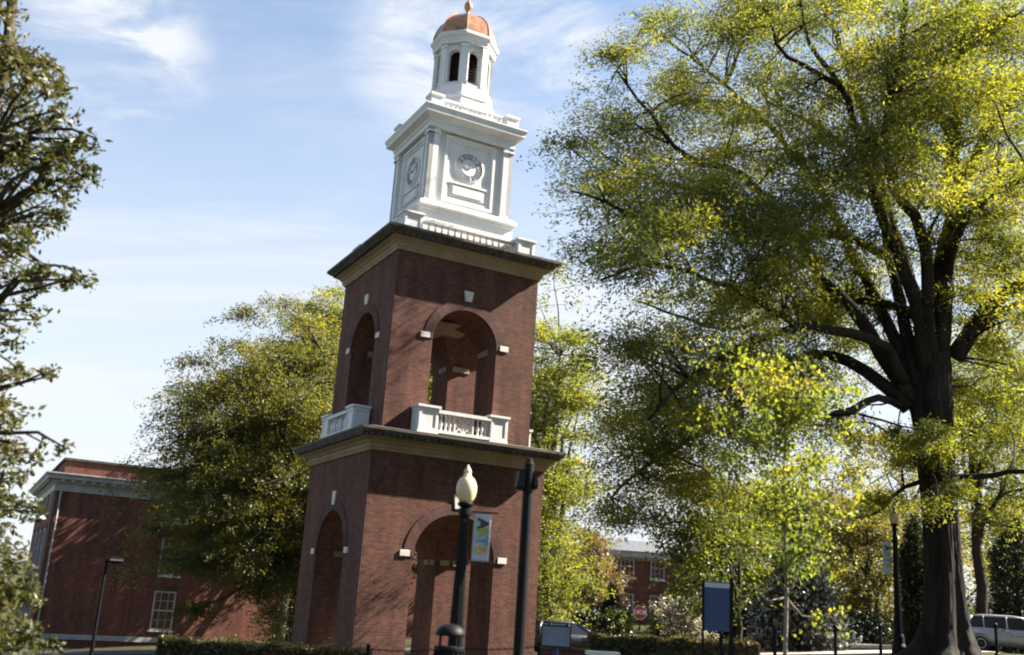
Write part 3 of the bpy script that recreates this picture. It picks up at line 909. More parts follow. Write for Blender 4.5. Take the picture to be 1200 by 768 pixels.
def auto_tree(name, label, base, height, crown_c, crown_r, leaf_m, bark_m, nclump, clump_r, sprays, per, leaf, seed, trunk_r=0.2, group=None,
              spread=0.10, cat='tree', lean=(0, 0), limbs=7, droop=0.45, flatten=0.55, twig_frac=0.25, bottom=-1.0, fork=0.35, trunk_top=0.82, sides=10):
    rng = np.random.default_rng(seed); rr = random.Random(seed)
    root = empty(name, base, label, cat, 0, group)
    cc = Vector(crown_c); cr = Vector(crown_r)
    tm = MB()
    top = Vector((lean[0], lean[1], height * trunk_top))
    tp = curve(Vector((0, 0, -0.3)), top, 0, 8, 0.05 * height * 0.15, rr)
    rad = [trunk_r * (1 - 0.8 * i / 8) * (1.35 if i == 0 else 1) for i in range(9)]
    tm.tube(tp, rad, sides)
    pts = [(p, q) for p, q in zip(tp, rad)][3:]
    lm = MB()
    for i in range(limbs):
        t = fork + (0.9 - fork) * i / max(1, limbs - 1)
        k = t * 8; j = min(7, int(k)); a = tp[j].lerp(tp[j + 1], k - j)
        az = i * 2.4 + rr.uniform(-0.4, 0.4)
        el = rr.uniform(-0.1, 0.7) + 0.4 * t
        e = cc + Vector((cr.x * math.cos(az) * math.cos(el), cr.y * math.sin(az) * math.cos(el), cr.z * math.sin(el))) * 0.72
        L = (e - a).length
        cp = curve(a, e, 0.10 * L, 6, 0.03 * L, rr)
        r0 = trunk_r * (1 - 0.75 * t) * 0.62
        rd = [r0 * (1 - 0.82 * q / 6) for q in range(7)]
        lm.tube(cp, rd, 6)
        pts += list(zip(cp, rd))
    clumps = []
    tries = 0
    while len(clumps) < nclump and tries < 20000:
        tries += 1
        u = rng.normal(size=3); u /= np.linalg.norm(u)
        q = rng.uniform(0.12, 1) ** (1 / 2.6)
        if u[2] * q < bottom: continue
        p = np.array(cc) + u * q * np.array(cr) * (1 + 0.12 * rng.normal())
        s = clump_r * rng.uniform(0.6, 1.6)
        clumps.append((p, (s * 1.15, s * 1.15, s * flatten)))
    connect(pts, clumps, lm, trunk_r * 0.25, 4, rr)
    C, D = foliage(clumps, rng, sprays, per, spread, lm, 0.006 + trunk_r * 0.015, droop, twig_frac, hub=np.array(cc))
    tk = tm.build('trunk', bark_m, root, smooth=True)
    lm.build('branch', bark_m, tk, smooth=True)
    leaf_object('crown', C, D, leaf[0], leaf[1], leaf_m, root, rng)
    return root

# ---- the great oak
def great_oak():
    rng = np.random.default_rng(5); rr = random.Random(5)
    root = empty('oak_tree', OAK, 'huge old shade tree with thick dark flared trunk and wide yellow-green crown', 'tree')
    Y0 = OAK.y
    def W(u, v, Y): return at(u, v, Y) - OAK
    tm = MB()
    # trunk with root flare: rings of a lobed section
    prof = [(1103, 790, 1.75), (1104, 775, 1.15), (1107, 756, 0.80), (1108, 735, 0.66), (1107, 700, 0.56), (1104, 640, 0.50), (1101, 590, 0.49), (1097, 545, 0.52), (1094, 505, 0.56), (1091, 470, 0.64), (1092, 445, 0.52), (1098, 415, 0.36)]
    rings = []
    n = 110; K = 64
    cs_ = [W(u, v, Y0) for u, v, r in prof]; m_ = len(prof) - 1
    for q in range(K + 1):
        f = q / K * m_; j = min(m_ - 1, int(f)); t = f - j; t2 = t * t * (3 - 2 * t)
        c = cs_[j].lerp(cs_[j + 1], t); r = prof[j][2] + (prof[j + 1][2] - prof[j][2]) * (t * 0.6 + t2 * 0.4)
        amp = 0.26 * max(0, 1 - f / 5.5) ** 1.3 + 0.05
        ring_ = []
        for k in range(n):
            a = 2 * PI * k / n
            lobe = amp * (math.sin(a * 6 + 0.7 * math.sin(f * 0.8)) + 0.5 * math.sin(a * 4 + 1.3 + 0.2 * f))
            ridge = 0.018 * math.sin(a * 23 + 1.7 * math.sin(f * 1.9 + a * 2)) + 0.014 * math.sin(a * 41 + 2.3 * math.sin(f * 3.1 + a)) + 0.012 * rng.normal()
            ring_.append(c + Vector((math.cos(a), math.sin(a), 0)) * (r * (1 + lobe + ridge)))
        rings.append(ring_)
    tm.loft(rings)
    limb_px = [
        # (polyline, depth change at the end, start radius, end radius)
        ([(1099, 450), (1105, 330), (1118, 240), (1116, 180), (1124, 60), (1134, -60), (1140, -170)], 1.0, 0.42, 0.10),
        ([(1117, 240), (1150, 170), (1200, 90), (1260, 10)], 2.0, 0.22, 0.06),
        ([(1086, 450), (1078, 387), (1073, 355), (1055, 308), (1036, 261), (1020, 214), (1003, 150), (985, 104), (959, 88), (933, 70), (912, 62), (905, 30)], -3.0, 0.26, 0.05),
        ([(985, 104), (965, 73), (949, 52), (941, 16), (936, -40)], -2.0, 0.10, 0.04),
        ([(1092, 430), (1087, 340), (1080, 270), (1060, 237), (1045, 209), (1040, 130), (1060, 40), (1062, -70)], -4.5, 0.26, 0.06),
        ([(1078, 450), (1064, 401), (1050, 331), (1040, 303), (1033, 240), (1000, 180), (960, 150), (900, 120)], 4.5, 0.26, 0.05),
        ([(1066, 470), (1040, 425), (1017, 387), (989, 350), (965, 331), (942, 289), (905, 240), (862, 200), (820, 190), (781, 164), (763, 133), (740, 110), (724, 82)], 2.5, 0.28, 0.04),
        ([(1060, 450), (1036, 406), (1000, 392), (965, 385), (933, 383), (895, 396), (850, 418), (800, 450), (760, 490)], -5.5, 0.22, 0.04),
        ([(1064, 480), (1040, 453), (1008, 430), (970, 415), (928, 425), (885, 452), (850, 490), (800, 520), (750, 550), (715, 585)], 3.0, 0.24, 0.04),
        ([(1058, 478), (1036, 467), (1010, 474), (994, 483), (970, 487)], -2.0, 0.13, 0.09),
        ([(1092, 400), (1071, 369), (1045, 357), (994, 352), (947, 352), (900, 372), (850, 385), (800, 372), (740, 350)], 6.0, 0.18, 0.035),
        ([(1036, 300), (1017, 289), (980, 275), (937, 277), (890, 265), (830, 262), (770, 262), (715, 240), (670, 225)], -4.5, 0.17, 0.03),
        ([(905, 240), (850, 235), (780, 215), (720, 190), (680, 160)], 5.0, 0.10, 0.03),
        ([(933, 383), (880, 350), (810, 320), (750, 310), (705, 330)], -7.0, 0.11, 0.03),
        ([(1120, 420), (1148, 373), (1172, 345), (1200, 333), (1270, 320), (1350, 330)], -1.0, 0.32, 0.08),
        ([(1148, 383), (1175, 366), (1215, 356), (1290, 390)], 3.0, 0.17, 0.05),
        ([(1106, 330), (1120, 280), (1140, 250), (1170, 225), (1230, 200)], -4.0, 0.2, 0.05),
        ([(1117, 180), (1102, 120), (1102, 60), (1095, -30)], 3.0, 0.18, 0.05),
        ([(1102, 120), (1113, 62), (1147, 36), (1200, 12), (1260, -30)], -3.0, 0.14, 0.05),
        ([(1095, 555), (1125, 560), (1160, 556), (1210, 552), (1280, 540)], -2.0, 0.12, 0.05),
        ([(1092, 560), (1060, 570), (1030, 600), (1000, 605)], 4.0, 0.10, 0.03),
        ([(1075, 455), (1040, 380), (1000, 300), (960, 220), (905, 150), (850, 100), (800, 60), (760, 30)], 8.0, 0.24, 0.04),
        ([(1095, 440), (1070, 340), (1040, 240), (1010, 130), (970, 20), (930, -60)], 7.0, 0.26, 0.05),
    ]
    lm = MB(); pts = []
    for pl, dY, r0, r1 in limb_px:
        n = len(pl)
        # resample to smooth, follow by length
        P = [np.array(p, float) for p in pl]
        cum = [0.0]
        for a, b in zip(P[:-1], P[1:]): cum.append(cum[-1] + np.linalg.norm(b - a))
        k = max(6, int(cum[-1] / 22))
        out, rad = [], []
        # depth at the start follows the limb it leaves
        ds = 0.0
        if pts:
            q = W(pl[0][0], pl[0][1], Y0)
            best = min(pts, key=lambda t: abs(t[2][0] - pl[0][0]) + abs(t[2][1] - pl[0][1]))
            if abs(best[2][0] - pl[0][0]) + abs(best[2][1] - pl[0][1]) < 30 and pl[0][1] < 400: ds = best[3]
        for i in range(k + 1):
            s = cum[-1] * i / k
            j = min(n - 2, max(0, int(np.searchsorted(cum, s) - 1)))
            t = (s - cum[j]) / (cum[j + 1] - cum[j])
            p0 = P[max(0, j - 1)]; p1 = P[j]; p2 = P[j + 1]; p3 = P[min(n - 1, j + 2)]
            q = 0.5 * (2 * p1 + (p2 - p0) * t + (2 * p0 - 5 * p1 + 4 * p2 - p3) * t * t + (3 * p1 - p0 - 3 * p2 + p3) * t ** 3)
            f = i / k
            dep = ds + (dY - ds) * f ** 1.1
            w = W(q[0], q[1], Y0 + dep)
            w += Vector((rr.uniform(-1, 1), rr.uniform(-1, 1), rr.uniform(-1, 1))) * 0.05
            r = r0 + (r1 - r0) * f ** 0.8
            out.append(w); rad.append(r)
            pts.append((w, r, (q[0], q[1]), dep))
        lm.tube(out, rad, 8)
    # side branches off the limbs, each ending in a spray of leaves
    clumps = []
    base = [(p, r) for p, r, _, _ in pts]
    for i, (w, r, q, dep) in enumerate(pts):
        if q[1] > 395 and q[0] > 930: continue
        if r > 0.2: continue
        if rr.random() > 0.85: continue
        az = rr.uniform(0, 2 * PI); L = rr.uniform(0.9, 2.5)
        e = w + Vector((math.cos(az) * L, math.sin(az) * L, rr.uniform(-0.5, 1.1) * L * 0.6))
        s = rr.uniform(0.6, 1.25)
        clumps.append((tuple(e), (s * 1.2, s * 1.2, s * 0.55)))
    # leaf masses: (u, v, depth change, radius)
    extra = [(650, 165, -2, .8), (640, 195, 0, .6), (676, 130, 1, .9), (700, 95, 0, .9), (700, 60, 2, .8), (735, 60, 1, .8), (665, 215, 2, .9), (690, 260, -3, 1.0), (710, 300, -5, 1.0),
             (690, 340, -6, .9), (720, 380, -5, 1.1), (700, 420, -4, 1.0), (735, 440, -3, 1.2), (715, 480, 0, 1.1), (700, 520, 2, 1.1), (700, 560, 3, 1.1), (725, 590, 3, 1.0), (765, 560, 4, 1.1), (760, 510, 1, 1.1), (790, 470, -2, 1.1), (810, 430, -3, 1.1),
             (770, 400, -4, 1.0), (830, 480, 1, 1.0), (760, 20, 4, .8), (800, 25, 5, .9), (840, 20, 5, 1.0), (880, 30, 4, 1.0), (860, 55, 5, .9), (900, 75, 2, .9), (780, 100, 6, .9), (830, 130, 6, 1.1), (880, 140, 5, 1.2), (930, 150, 4, 1.2), (980, 170, 3, 1.2), (1000, 130, 3, 1.0), (860, 180, 4, 1.2),
             (910, 200, 3, 1.2), (960, 215, -2, 1.1), (1000, 215, 0, 1.1), (830, 220, 2, 1.2), (790, 240, 0, 1.2), (740, 200, 2, 1.1), (750, 260, -3, 1.1), (800, 290, -3, 1.2), (850, 270, -2, 1.2), (900, 270, -3, 1.1), (760, 320, -5, 1.2), (810, 345, -5, 1.1), (860, 330, -4, 1.1), (905, 325, -4, 1.0), (870, 410, -3, .9),
             (1060, 130, 0, 1.1), (1070, 170, -2, 1.1), (1030, 150, -2, 1.1), (1160, 120, 1, 1.1), (1180, 170, 1, 1.2), (1150, 200, -3, 1.0), (1190, 230, -2, 1.1), (1170, 270, 2, 1.0), (1195, 300, 2, 1.0), (1100, 210, -3, .9), (1060, 50, -3, 1.1), (1000, 60, 4, 1.0), (1020, 20, 5, 1.1), (1080, 10, 0, 1.1), (1120, 20, 2, 1.0), (1170, 60, -2, 1.0), (1190, 20, -3, 1.1), (960, 15, 2, 1.0), (920, 15, 3, .9),
             (1075, 530, -1.1, .4), (1105, 520, -1.2, .4), (1122, 575, -1, .4), (1110, 300, -1.2, .5), (1120, 350, -1.0, .5), (1090, 380, -1.0, .5), (1065, 520, 0, .5), (1140, 240, 0, .8), (1180, 420, 1, .8), (1150, 300, 3, 1.), (1190, 350, -2, 1.), (1140, 330, 3, .8), (1165, 395, 2, .9), (1195, 450, 0, 1.), (1150, 150, -2, 1.1), (1195, 120, 0, 1.1), (1200, 200, 1, 1.1), (1140, 480, 3, .8), (1180, 520, 2, .9), (690, 585, 3, .9), (705, 600, 2, .8), (730, 560, 1, 1.), (700, 540, 0, 1.), (745, 590, 4, .8), (690, 500, 2, 1.), (770, 470, 2, 1.), (735, 490, 4, 1.), (720, 430, 2, 1.), (680, 460, -2, .9), (690, 395, -4, .9), (740, 545, 3, 1.), (780, 500, 0, 1.1), (750, 400, -4, 1.1), (850, 450, 1, 1.), (860, 500, 2, .9), (900, 480, 3, .8), (950, 420, 3, .8), (820, 400, -4, 1.), (930, 300, -3, 1.), (970, 270, 1, 1.), (960, 380, 4, .8), (1010, 300, 2, .8), (1000, 350, 3, .7), (830, 560, 4, .8), (1050, 200, -3, .9), (1100, 130, -2, 1.), (1130, 110, -3, 1.), (1030, 90, 2, 1.), (1080, 80, -2, 1.), (700, 200, 0, .9), (730, 140, 2, .9), (720, 235, -2, 1.), (770, 160, 3, 1.),
             (900, 430, 3, .8), (940, 445, 2, .7), (980, 500, -1.5, .7), (840, 540, 4, .9), (800, 580, 4, .9), (1020, 590, 3, .6), (1040, 440, 2, .6), (985, 320, 1, .8), (1000, 400, 3, .7), (940, 340, 5, .9), (880, 370, 6, .9)]
    for u, v, d, s in extra:
        clumps.append((tuple(W(u, v, Y0 + d)), (s * 1.55, s * 1.55, s * 0.72)))
        for _ in range(2):
            dd = d + rr.uniform(-2.5, 2.5)
            s2 = s * rr.uniform(.6, .9)
            clumps.append((tuple(W(u + rr.uniform(-28, 28), v + rr.uniform(-22, 22), Y0 + dd)), (s2 * 1.5, s2 * 1.5, s2 * 0.65)))
    def outline(v):
        for lo, hi, um in ((-999, 15, 800), (15, 55, 735), (55, 95, 690), (95, 140, 660), (140, 235, 634), (235, 330, 655), (330, 460, 668), (460, 620, 680)):
            if lo <= v < hi: return um
        return 800
    kept = []
    for c, r in clumps:
        w = Vector(c) + OAK; w.z -= EYE
        dpt = w.y * math.cos(PITCH) + w.z * math.sin(PITCH)
        a = FOC * w.x / dpt; h = FOC * (-w.y * math.sin(PITCH) + w.z * math.cos(PITCH)) / dpt
        u = 600 + a * math.cos(ROLL) + h * math.sin(ROLL); v = 384 - (-a * math.sin(ROLL) + h * math.cos(ROLL))
        if u - r[0] * 1.25 * FOC / dpt < outline(v) - 12: continue
        # the crotch and the great limbs stand open on this side
        if 975 < u < 1140 and 225 < v < 480 and Vector(c).y < 1.5 and rr.random() < 0.85: continue
        if 800 < u < 975 and 330 < v < 480 and Vector(c).y < 0.0 and rr.random() < 0.5: continue
        kept.append((c, r))
    clumps = kept
    connect(base, clumps, lm, 0.045, 4, rr)
    C, D = foliage(clumps, rng, 56, 15, 0.13, lm, 0.007, 0.5, 0.14, hub=np.array((0, 0, 12.0)))
    tk = tm.build('trunk', M_BARK, root, smooth=True)
    lm.build('limb', M_BARK, tk, smooth=True)
    leaf_object('crown', C, D, 0.135, 0.046, M_L_OAK, root, rng)
    print('oak leaves', len(C), 'clumps', len(clumps))
great_oak()

# ---- the magnolia at the left edge, close to the camera
def magnolia():
    rng = np.random.default_rng(9); rr = random.Random(9)
    Yb = 15.0
    base = on_ground(-150, Yb)
    root = empty('magnolia_tree', base, 'glossy olive-leaved evergreen tree filling the left edge of the view', 'tree')
    tm = MB()
    tp = [Vector((0.02 * i * (i % 2), 0, -0.3 + i * 1.5)) for i in range(9)]
    tm.tube(tp, [0.26 * (1 - 0.09 * i) for i in range(9)], 12)
    pts = [(p, 0.26 * (1 - 0.09 * i)) for i, p in enumerate(tp)]
    clumps = []
    spots = [(5, 20, .5), (15, 60, .55), (30, 85, .5), (50, 70, .45), (62, 75, .3), (25, 120, .6), (55, 110, .5), (75, 100, .3), (20, 165, .6), (55, 150, .5), (70, 130, .35), (10, 210, .6), (45, 195, .55), (70, 180, .4), (85, 190, .28),
             (105, 172, .22), (118, 163, .14), (95, 165, .2), (15, 250, .55), (50, 240, .45), (80, 225, .3), (100, 205, .25), (110, 200, .18), (88, 212, .25), (10, 290, .5), (35, 280, .4), (60, 260, .3), (75, 252, .18), (10, 325, .45), (35, 320, .35), (60, 325, .25), (85, 328, .2), (105, 330, .14), (12, 365, .4), (38, 360, .28), (50, 375, .15), (5, 395, .3), (8, 440, .3),
             (30, 437, .15), (55, 437, .14), (66, 440, .1), (5, 480, .3), (18, 495, .2), (8, 525, .3), (28, 530, .22), (45, 535, .16), (80, 525, .1), (15, 560, .3), (5, 595, .35), (28, 592, .25), (42, 600, .15), (8, 630, .35), (8, 665, .4), (25, 650, .2), (10, 705, .4), (30, 690, .25), (45, 705, .18), (15, 740, .4), (38, 745, .3), (5, 765, .4), (60, 755, .15)]
    for u, v, s in spots:
        p = at(u - 4, v, Yb + rr.uniform(-1.2, 1.2)) - base
        clumps.append((tuple(p), (s * .72, s * .72, s * 0.6)))
        p = at(u - 22 + rr.uniform(-20, 8), v + rr.uniform(-15, 15), Yb + rr.uniform(-1.5, 1.5)) - base
        clumps.append((tuple(p), (s * .6, s * .6, s * 0.5)))
    for _ in range(110):
        u = rr.uniform(-420, -15); v = rr.uniform(-120, 760)
        p = at(u, v, Yb + rr.uniform(-2.2, 2.2)) - base
        clumps.append((tuple(p), (.6, .6, .5)))
    lm = MB()
    connect(pts, clumps, lm, 0.05, 5, rr)
    C, D = [], []
    for c, r in clumps:
        k = max(2, int(r[0] / 0.5 * 24))
        a, b = foliage([(c, r)], rng, k, 9, 0.06, lm, 0.008, 0.1, 0.5)
        C.append(a); D.append(b)
    C = np.concatenate(C); D = np.concatenate(D)
    tk = tm.build('trunk', M_BARK2, root, smooth=True)
    lm.build('branch', M_BARK2, tk, smooth=True)
    leaf_object('crown', C, D, 0.125, 0.056, M_L_MAG, root, rng)
    print('magnolia leaves', len(C))
magnolia()

def tree_at(name, label, u, Y, top_v, crown, leaf_m, bark_m, **kw):
    """crown: (u, v, ru, rv) ellipse in the photograph; radii become metres at depth Y"""
    b = on_ground(u, Y)
    tp = at(u, top_v, Y)
    cu, cv, ru, rv = crown
    c = at(cu, cv, Y) - b
    k = Y / FOC
    return auto_tree(name, label, b, tp.z - b.z, c, (ru * k, kw.pop('deep', ru * k), rv * k), leaf_m, bark_m, **kw)

tree_at('shade_tree', 'broad olive-green tree between the brick hall and the tower', 345, 55, 345, (322, 552, 128, 172), M_L_MID, M_BARK2,
        nclump=250, clump_r=1.2, sprays=56, per=15, leaf=(0.19, 0.07), seed=21, trunk_r=0.38, spread=0.14, limbs=10, fork=0.25, droop=0.6, deep=5.5)
tree_at('shade_tree', 'light-tipped tree crown rising behind the left side of the tower', 390, 62, 330, (372, 440, 62, 100), M_L_OAK, M_BARK2,
        nclump=110, clump_r=1.1, sprays=42, per=14, leaf=(0.19, 0.07), seed=22, trunk_r=0.35, spread=0.14, limbs=9, fork=0.4, deep=4.0)
tree_at('shade_tree', 'bright yellow-green tree just right of the brick tower', 640, 56, 345, (638, 545, 60, 195), M_L_LIME, M_BARK2,
        nclump=150, clump_r=1.05, sprays=34, per=14, leaf=(0.18, 0.07), seed=23, trunk_r=0.35, spread=0.14, limbs=11, fork=0.2, deep=4.0)

tree_at('budding_tree', 'golden brown budding tree behind the lamp right of the sapling', 1018, 60, 560, (1012, 655, 55, 85), M_L_BUD, M_BARK2,
        nclump=60, clump_r=1.1, sprays=22, per=12, leaf=(0.24, 0.10), seed=31, trunk_r=0.22, spread=0.16, limbs=9, fork=0.15, twig_frac=0.4)
tree_at('shade_tree', 'pale yellow-green tree with dark forked trunk right of the great oak', 1152, 46, 400, (1165, 500, 85, 125), M_L_LIME, M_BARK,
        nclump=110, clump_r=1.0, sprays=22, per=12, leaf=(0.18, 0.07), seed=32, trunk_r=0.30, spread=0.14, limbs=11, fork=0.38, twig_frac=0.4)
tree_at('budding_tree', 'tan pinkish budding tree just left of the far brick building', 694, 76, 622, (694, 668, 30, 50), M_L_TAN, M_BARK2,
        nclump=34, clump_r=1.0, sprays=20, per=12, leaf=(0.24, 0.10), seed=33, trunk_r=0.18, spread=0.15, limbs=8, fork=0.15)
tree_at('shrub', 'light green bush in front of the far brick building', 728, 64, 716, (727, 733, 20, 16), M_L_GRN, M_BARK2,
        nclump=24, clump_r=0.55, sprays=22, per=12, leaf=(0.18, 0.09), seed=34, trunk_r=0.06, spread=0.10, limbs=6, fork=0.1, cat='shrub')
tree_at('flowering_shrub', 'pale cream shrub beside the blue sign', 806, 50, 700, (804, 724, 26, 26), leafmat('pale_shrub_leaves', [(0.10, 0.095, 0.06), (0.22, 0.20, 0.15), (0.34, 0.30, 0.24)], 0.35, 0.08, tcol=(1.4, 1.3, 1.0)), M_BARK2,
        nclump=26, clump_r=0.5, sprays=22, per=12, leaf=(0.13, 0.075), seed=35, trunk_r=0.06, spread=0.10, limbs=6, fork=0.1, cat='shrub')
tree_at('young_tree', 'young green tree with leaning limbs above the blue sign', 866, 33, 560, (818, 640, 46, 80), M_L_GRN, M_BARK2,
        nclump=60, clump_r=0.6, sprays=13, per=9, leaf=(0.14, 0.085), seed=36, trunk_r=0.11, spread=0.12, limbs=10, fork=0.3, twig_frac=0.35)
tree_at('shade_tree', 'light green round tree glimpsed behind the sapling', 880, 72, 540, (880, 630, 75, 90), M_L_LIME, M_BARK2,
        nclump=70, clump_r=1.3, sprays=20, per=12, leaf=(0.28, 0.12), seed=37, trunk_r=0.28, spread=0.18, limbs=9, fork=0.2)
tree_at('shade_tree', 'yellowish tree behind the sapling and left of the golden tree', 965, 78, 500, (965, 610, 70, 105), M_L_FAR, M_BARK2,
        nclump=70, clump_r=1.4, sprays=20, per=12, leaf=(0.30, 0.13), seed=38, trunk_r=0.3, spread=0.18, limbs=9, fork=0.2)
tree_at('shade_tree', 'pale tree far behind the oak trunk, between lamp and trunk', 1065, 84, 470, (1060, 590, 70, 110), M_L_FAR, M_BARK2,
        nclump=60, clump_r=1.4, sprays=18, per=12, leaf=(0.32, 0.13), seed=39, trunk_r=0.3, spread=0.2, limbs=9, fork=0.25)
tree_at('shade_tree', 'wide pale tree far behind the silver car', 1215, 70, 480, (1215, 610, 90, 110), M_L_FAR, M_BARK2,
        nclump=60, clump_r=1.3, sprays=18, per=12, leaf=(0.28, 0.12), seed=40, trunk_r=0.3, spread=0.2, limbs=9, fork=0.25)
tree_at('shade_tree', 'dull green tree left of the far brick building, low behind the tower', 655, 84, 560, (652, 668, 45, 75), M_L_LIME, M_BARK2,
        nclump=50, clump_r=1.4, sprays=20, per=12, leaf=(0.30, 0.13), seed=41, trunk_r=0.3, spread=0.18, limbs=9, fork=0.2)
tree_at('shade_tree', 'mid-green tree right of the far brick building, behind the blue sign', 858, 66, 600, (858, 665, 45, 62), M_L_GRN, M_BARK2,
        nclump=50, clump_r=1.1, sprays=20, per=12, leaf=(0.26, 0.12), seed=42, trunk_r=0.22, spread=0.16, limbs=9, fork=0.15)
tree_at('shade_tree', 'tree crown close against the brick hall, behind the broad olive-green tree', 330, 76, 470, (325, 545, 85, 75), M_L_MID, M_BARK2,
        nclump=120, clump_r=1.6, sprays=30, per=13, leaf=(0.34, 0.14), seed=43, trunk_r=0.35, spread=0.2, limbs=10, fork=0.15)
tree_at('shade_tree', 'tall dark tree behind the tower, glimpsed through its arches', 545, 66, 360, (535, 530, 90, 190), M_L_MID, M_BARK2,
        nclump=120, clump_r=1.5, sprays=26, per=12, leaf=(0.34, 0.14), seed=44, trunk_r=0.35, spread=0.2, limbs=10, fork=0.15)
# dark undergrowth at the back of the lawn
for i, (u, Y, tv, hw, l) in enumerate([(690, 64, 722, 24, 'dark low shrub beside the conifer and the far building'), (786, 66, 722, 20, 'dark shrub right of the stop sign'), (850, 58, 705, 30, 'dark shrub behind the blue sign'), (895, 57, 700, 28, 'dark shrub just left of the glossy evergreen'),
                                    (985, 60, 716, 26, 'dark shrub just right of the glossy evergreen'), (1020, 58, 722, 26, 'dark shrub under the golden tree'), (1058, 62, 716, 22, 'dark shrub behind the lamp by the oak'), (1120, 64, 708, 26, 'dark shrub behind the oak trunk'), (1160, 66, 716, 26, 'dark shrub beyond the silver car roof')]):
    tree_at('shrub', l, u, Y, tv + 6, (u, (tv + 752) / 2, hw, (752 - tv) / 2), M_L_GRN if i % 3 == 1 else M_L_DARK, M_BARK2, nclump=26, clump_r=0.75, sprays=24, per=12, leaf=(0.20, 0.09), seed=110 + i,
            trunk_r=0.08, spread=0.14, limbs=6, fork=0.05, cat='shrub')
# the far wood that closes the view between the nearer trees
for i, (u, Y, tv, cr) in enumerate([(560, 120, 560, (560, 650, 90, 90)), (700, 130, 640, (700, 690, 60, 50)), (905, 125, 560, (905, 650, 85, 85)), (1010, 130, 590, (1010, 670, 80, 75)), (1120, 120, 600, (1120, 670, 90, 80)), (1240, 110, 590, (1240, 670, 90, 80)), (1350, 105, 560, (1350, 650, 90, 100)), (480, 125, 560, (480, 640, 80, 90)), (380, 130, 580, (380, 660, 90, 80))]):
    tree_at('distant_tree', 'hazy pale green tree in the distant line behind the campus lawn', u, Y, tv, cr, M_L_FAR, M_BARK2,
            nclump=40, clump_r=2.2, sprays=18, per=12, leaf=(0.5, 0.24), seed=60 + i, trunk_r=0.35, spread=0.3, limbs=7, fork=0.2, group='distant trees behind the lawn')
# unseen trees added behind the viewer to block sky light from that side
for i, (x, y, h, r) in enumerate([(-22, -18, 17, 8), (-6, -24, 19, 9), (10, -20, 18, 8.5), (25, -14, 17, 8), (-34, -2, 17, 8)]):
    auto_tree('shade_tree', 'unseen tree added behind the viewer to block sky light', Vector((x, y, G(x, y))), h, (0, 0, h * 0.55), (r, r, h * 0.45), M_L_MID, M_BARK,
              60, 2.2, 14, 10, (0.55, 0.28), 90 + i, trunk_r=0.4, group='unseen trees added behind the viewer', spread=0.3, limbs=8, fork=0.2)

def sapling():
    rng = np.random.default_rng(77); rr = random.Random(77)
    Y = 20.0
    base = on_ground(920, Y)
    root = empty('sapling', base, 'slim young tree with pale trunk and fresh green leaves on the lawn', 'tree')
    def W(u, v, d=0): return at(u, v, Y + d) - base
    tm = MB()
    tp = [(920, 800), (920, 768), (921, 730), (922, 690), (921, 650), (919, 610), (918, 560), (920, 510), (917, 470), (915, 425)]
    tr = [0.05, 0.045, 0.042, 0.038, 0.032, 0.027, 0.022, 0.017, 0.012, 0.006]
    tpts = [W(u, v) for u, v in tp]
    tm.tube(tpts, tr, 8)
    lm = MB(); pts = list(zip(tpts, tr))[3:]
    for i in range(40):
        t = rr.uniform(0.0, 1.0) ** 0.9
        k = 3 + t * 5.7; j = min(8, int(k)); a = tpts[j].lerp(tpts[j + 1], k - j)
        az = i * 2.4; sp = (0.55 + 1.25 * math.sin(PI * min(1, (1 - t) * 0.75 + 0.12))) * rr.uniform(0.7, 1.1)
        e = a + Vector((math.cos(az) * sp, math.sin(az) * sp, rr.uniform(0.55, 1.25) * (0.6 + 0.5 * (1 - t))))
        c = curve(a, e, -0.10, 6, 0.04, rr); r0 = 0.020 * (1 - 0.6 * t)
        rd = [r0 * (1 - 0.8 * q / 6) for q in range(7)]
        lm.tube(c, rd, 5); pts += list(zip(c, rd))
    for pl in ([(922, 690), (905, 672), (890, 655), (872, 640)], [(922, 690), (935, 668), (948, 650), (962, 630)], [(921, 700), (940, 722), (956, 724), (975, 720)], [(921, 700), (900, 705), (885, 690)]):
        c = [W(u, v, rr.uniform(-.3, .3)) for u, v in pl]; rd = [0.022 - 0.004 * q for q in range(len(c))]
        lm.tube(c, rd, 6); pts += list(zip(c, rd))
    clumps = []
    for p, r in pts[6:]:
        if r > 0.016: continue
        if rr.random() < 0.8:
            s = rr.uniform(0.18, 0.34)
            clumps.append((tuple(p + Vector((rr.uniform(-.12, .12), rr.uniform(-.12, .12), rr.uniform(-.05, .12)))), (s, s, s)))
    connect(pts, clumps, lm, 0.006, 2, rr)
    C, D = foliage(clumps, rng, 7, 5, 0.07, lm, 0.003, 0.5, 0.4)
    D[:, 2] -= 0.5
    tk = tm.build('trunk', M_BARK3, root, smooth=True)
    lm.build('branch', M_BARK3, tk, smooth=True)
    leaf_object('crown', C, D, 0.10, 0.072, M_L_SAP, root, rng)
    print('sapling leaves', len(C))
sapling()

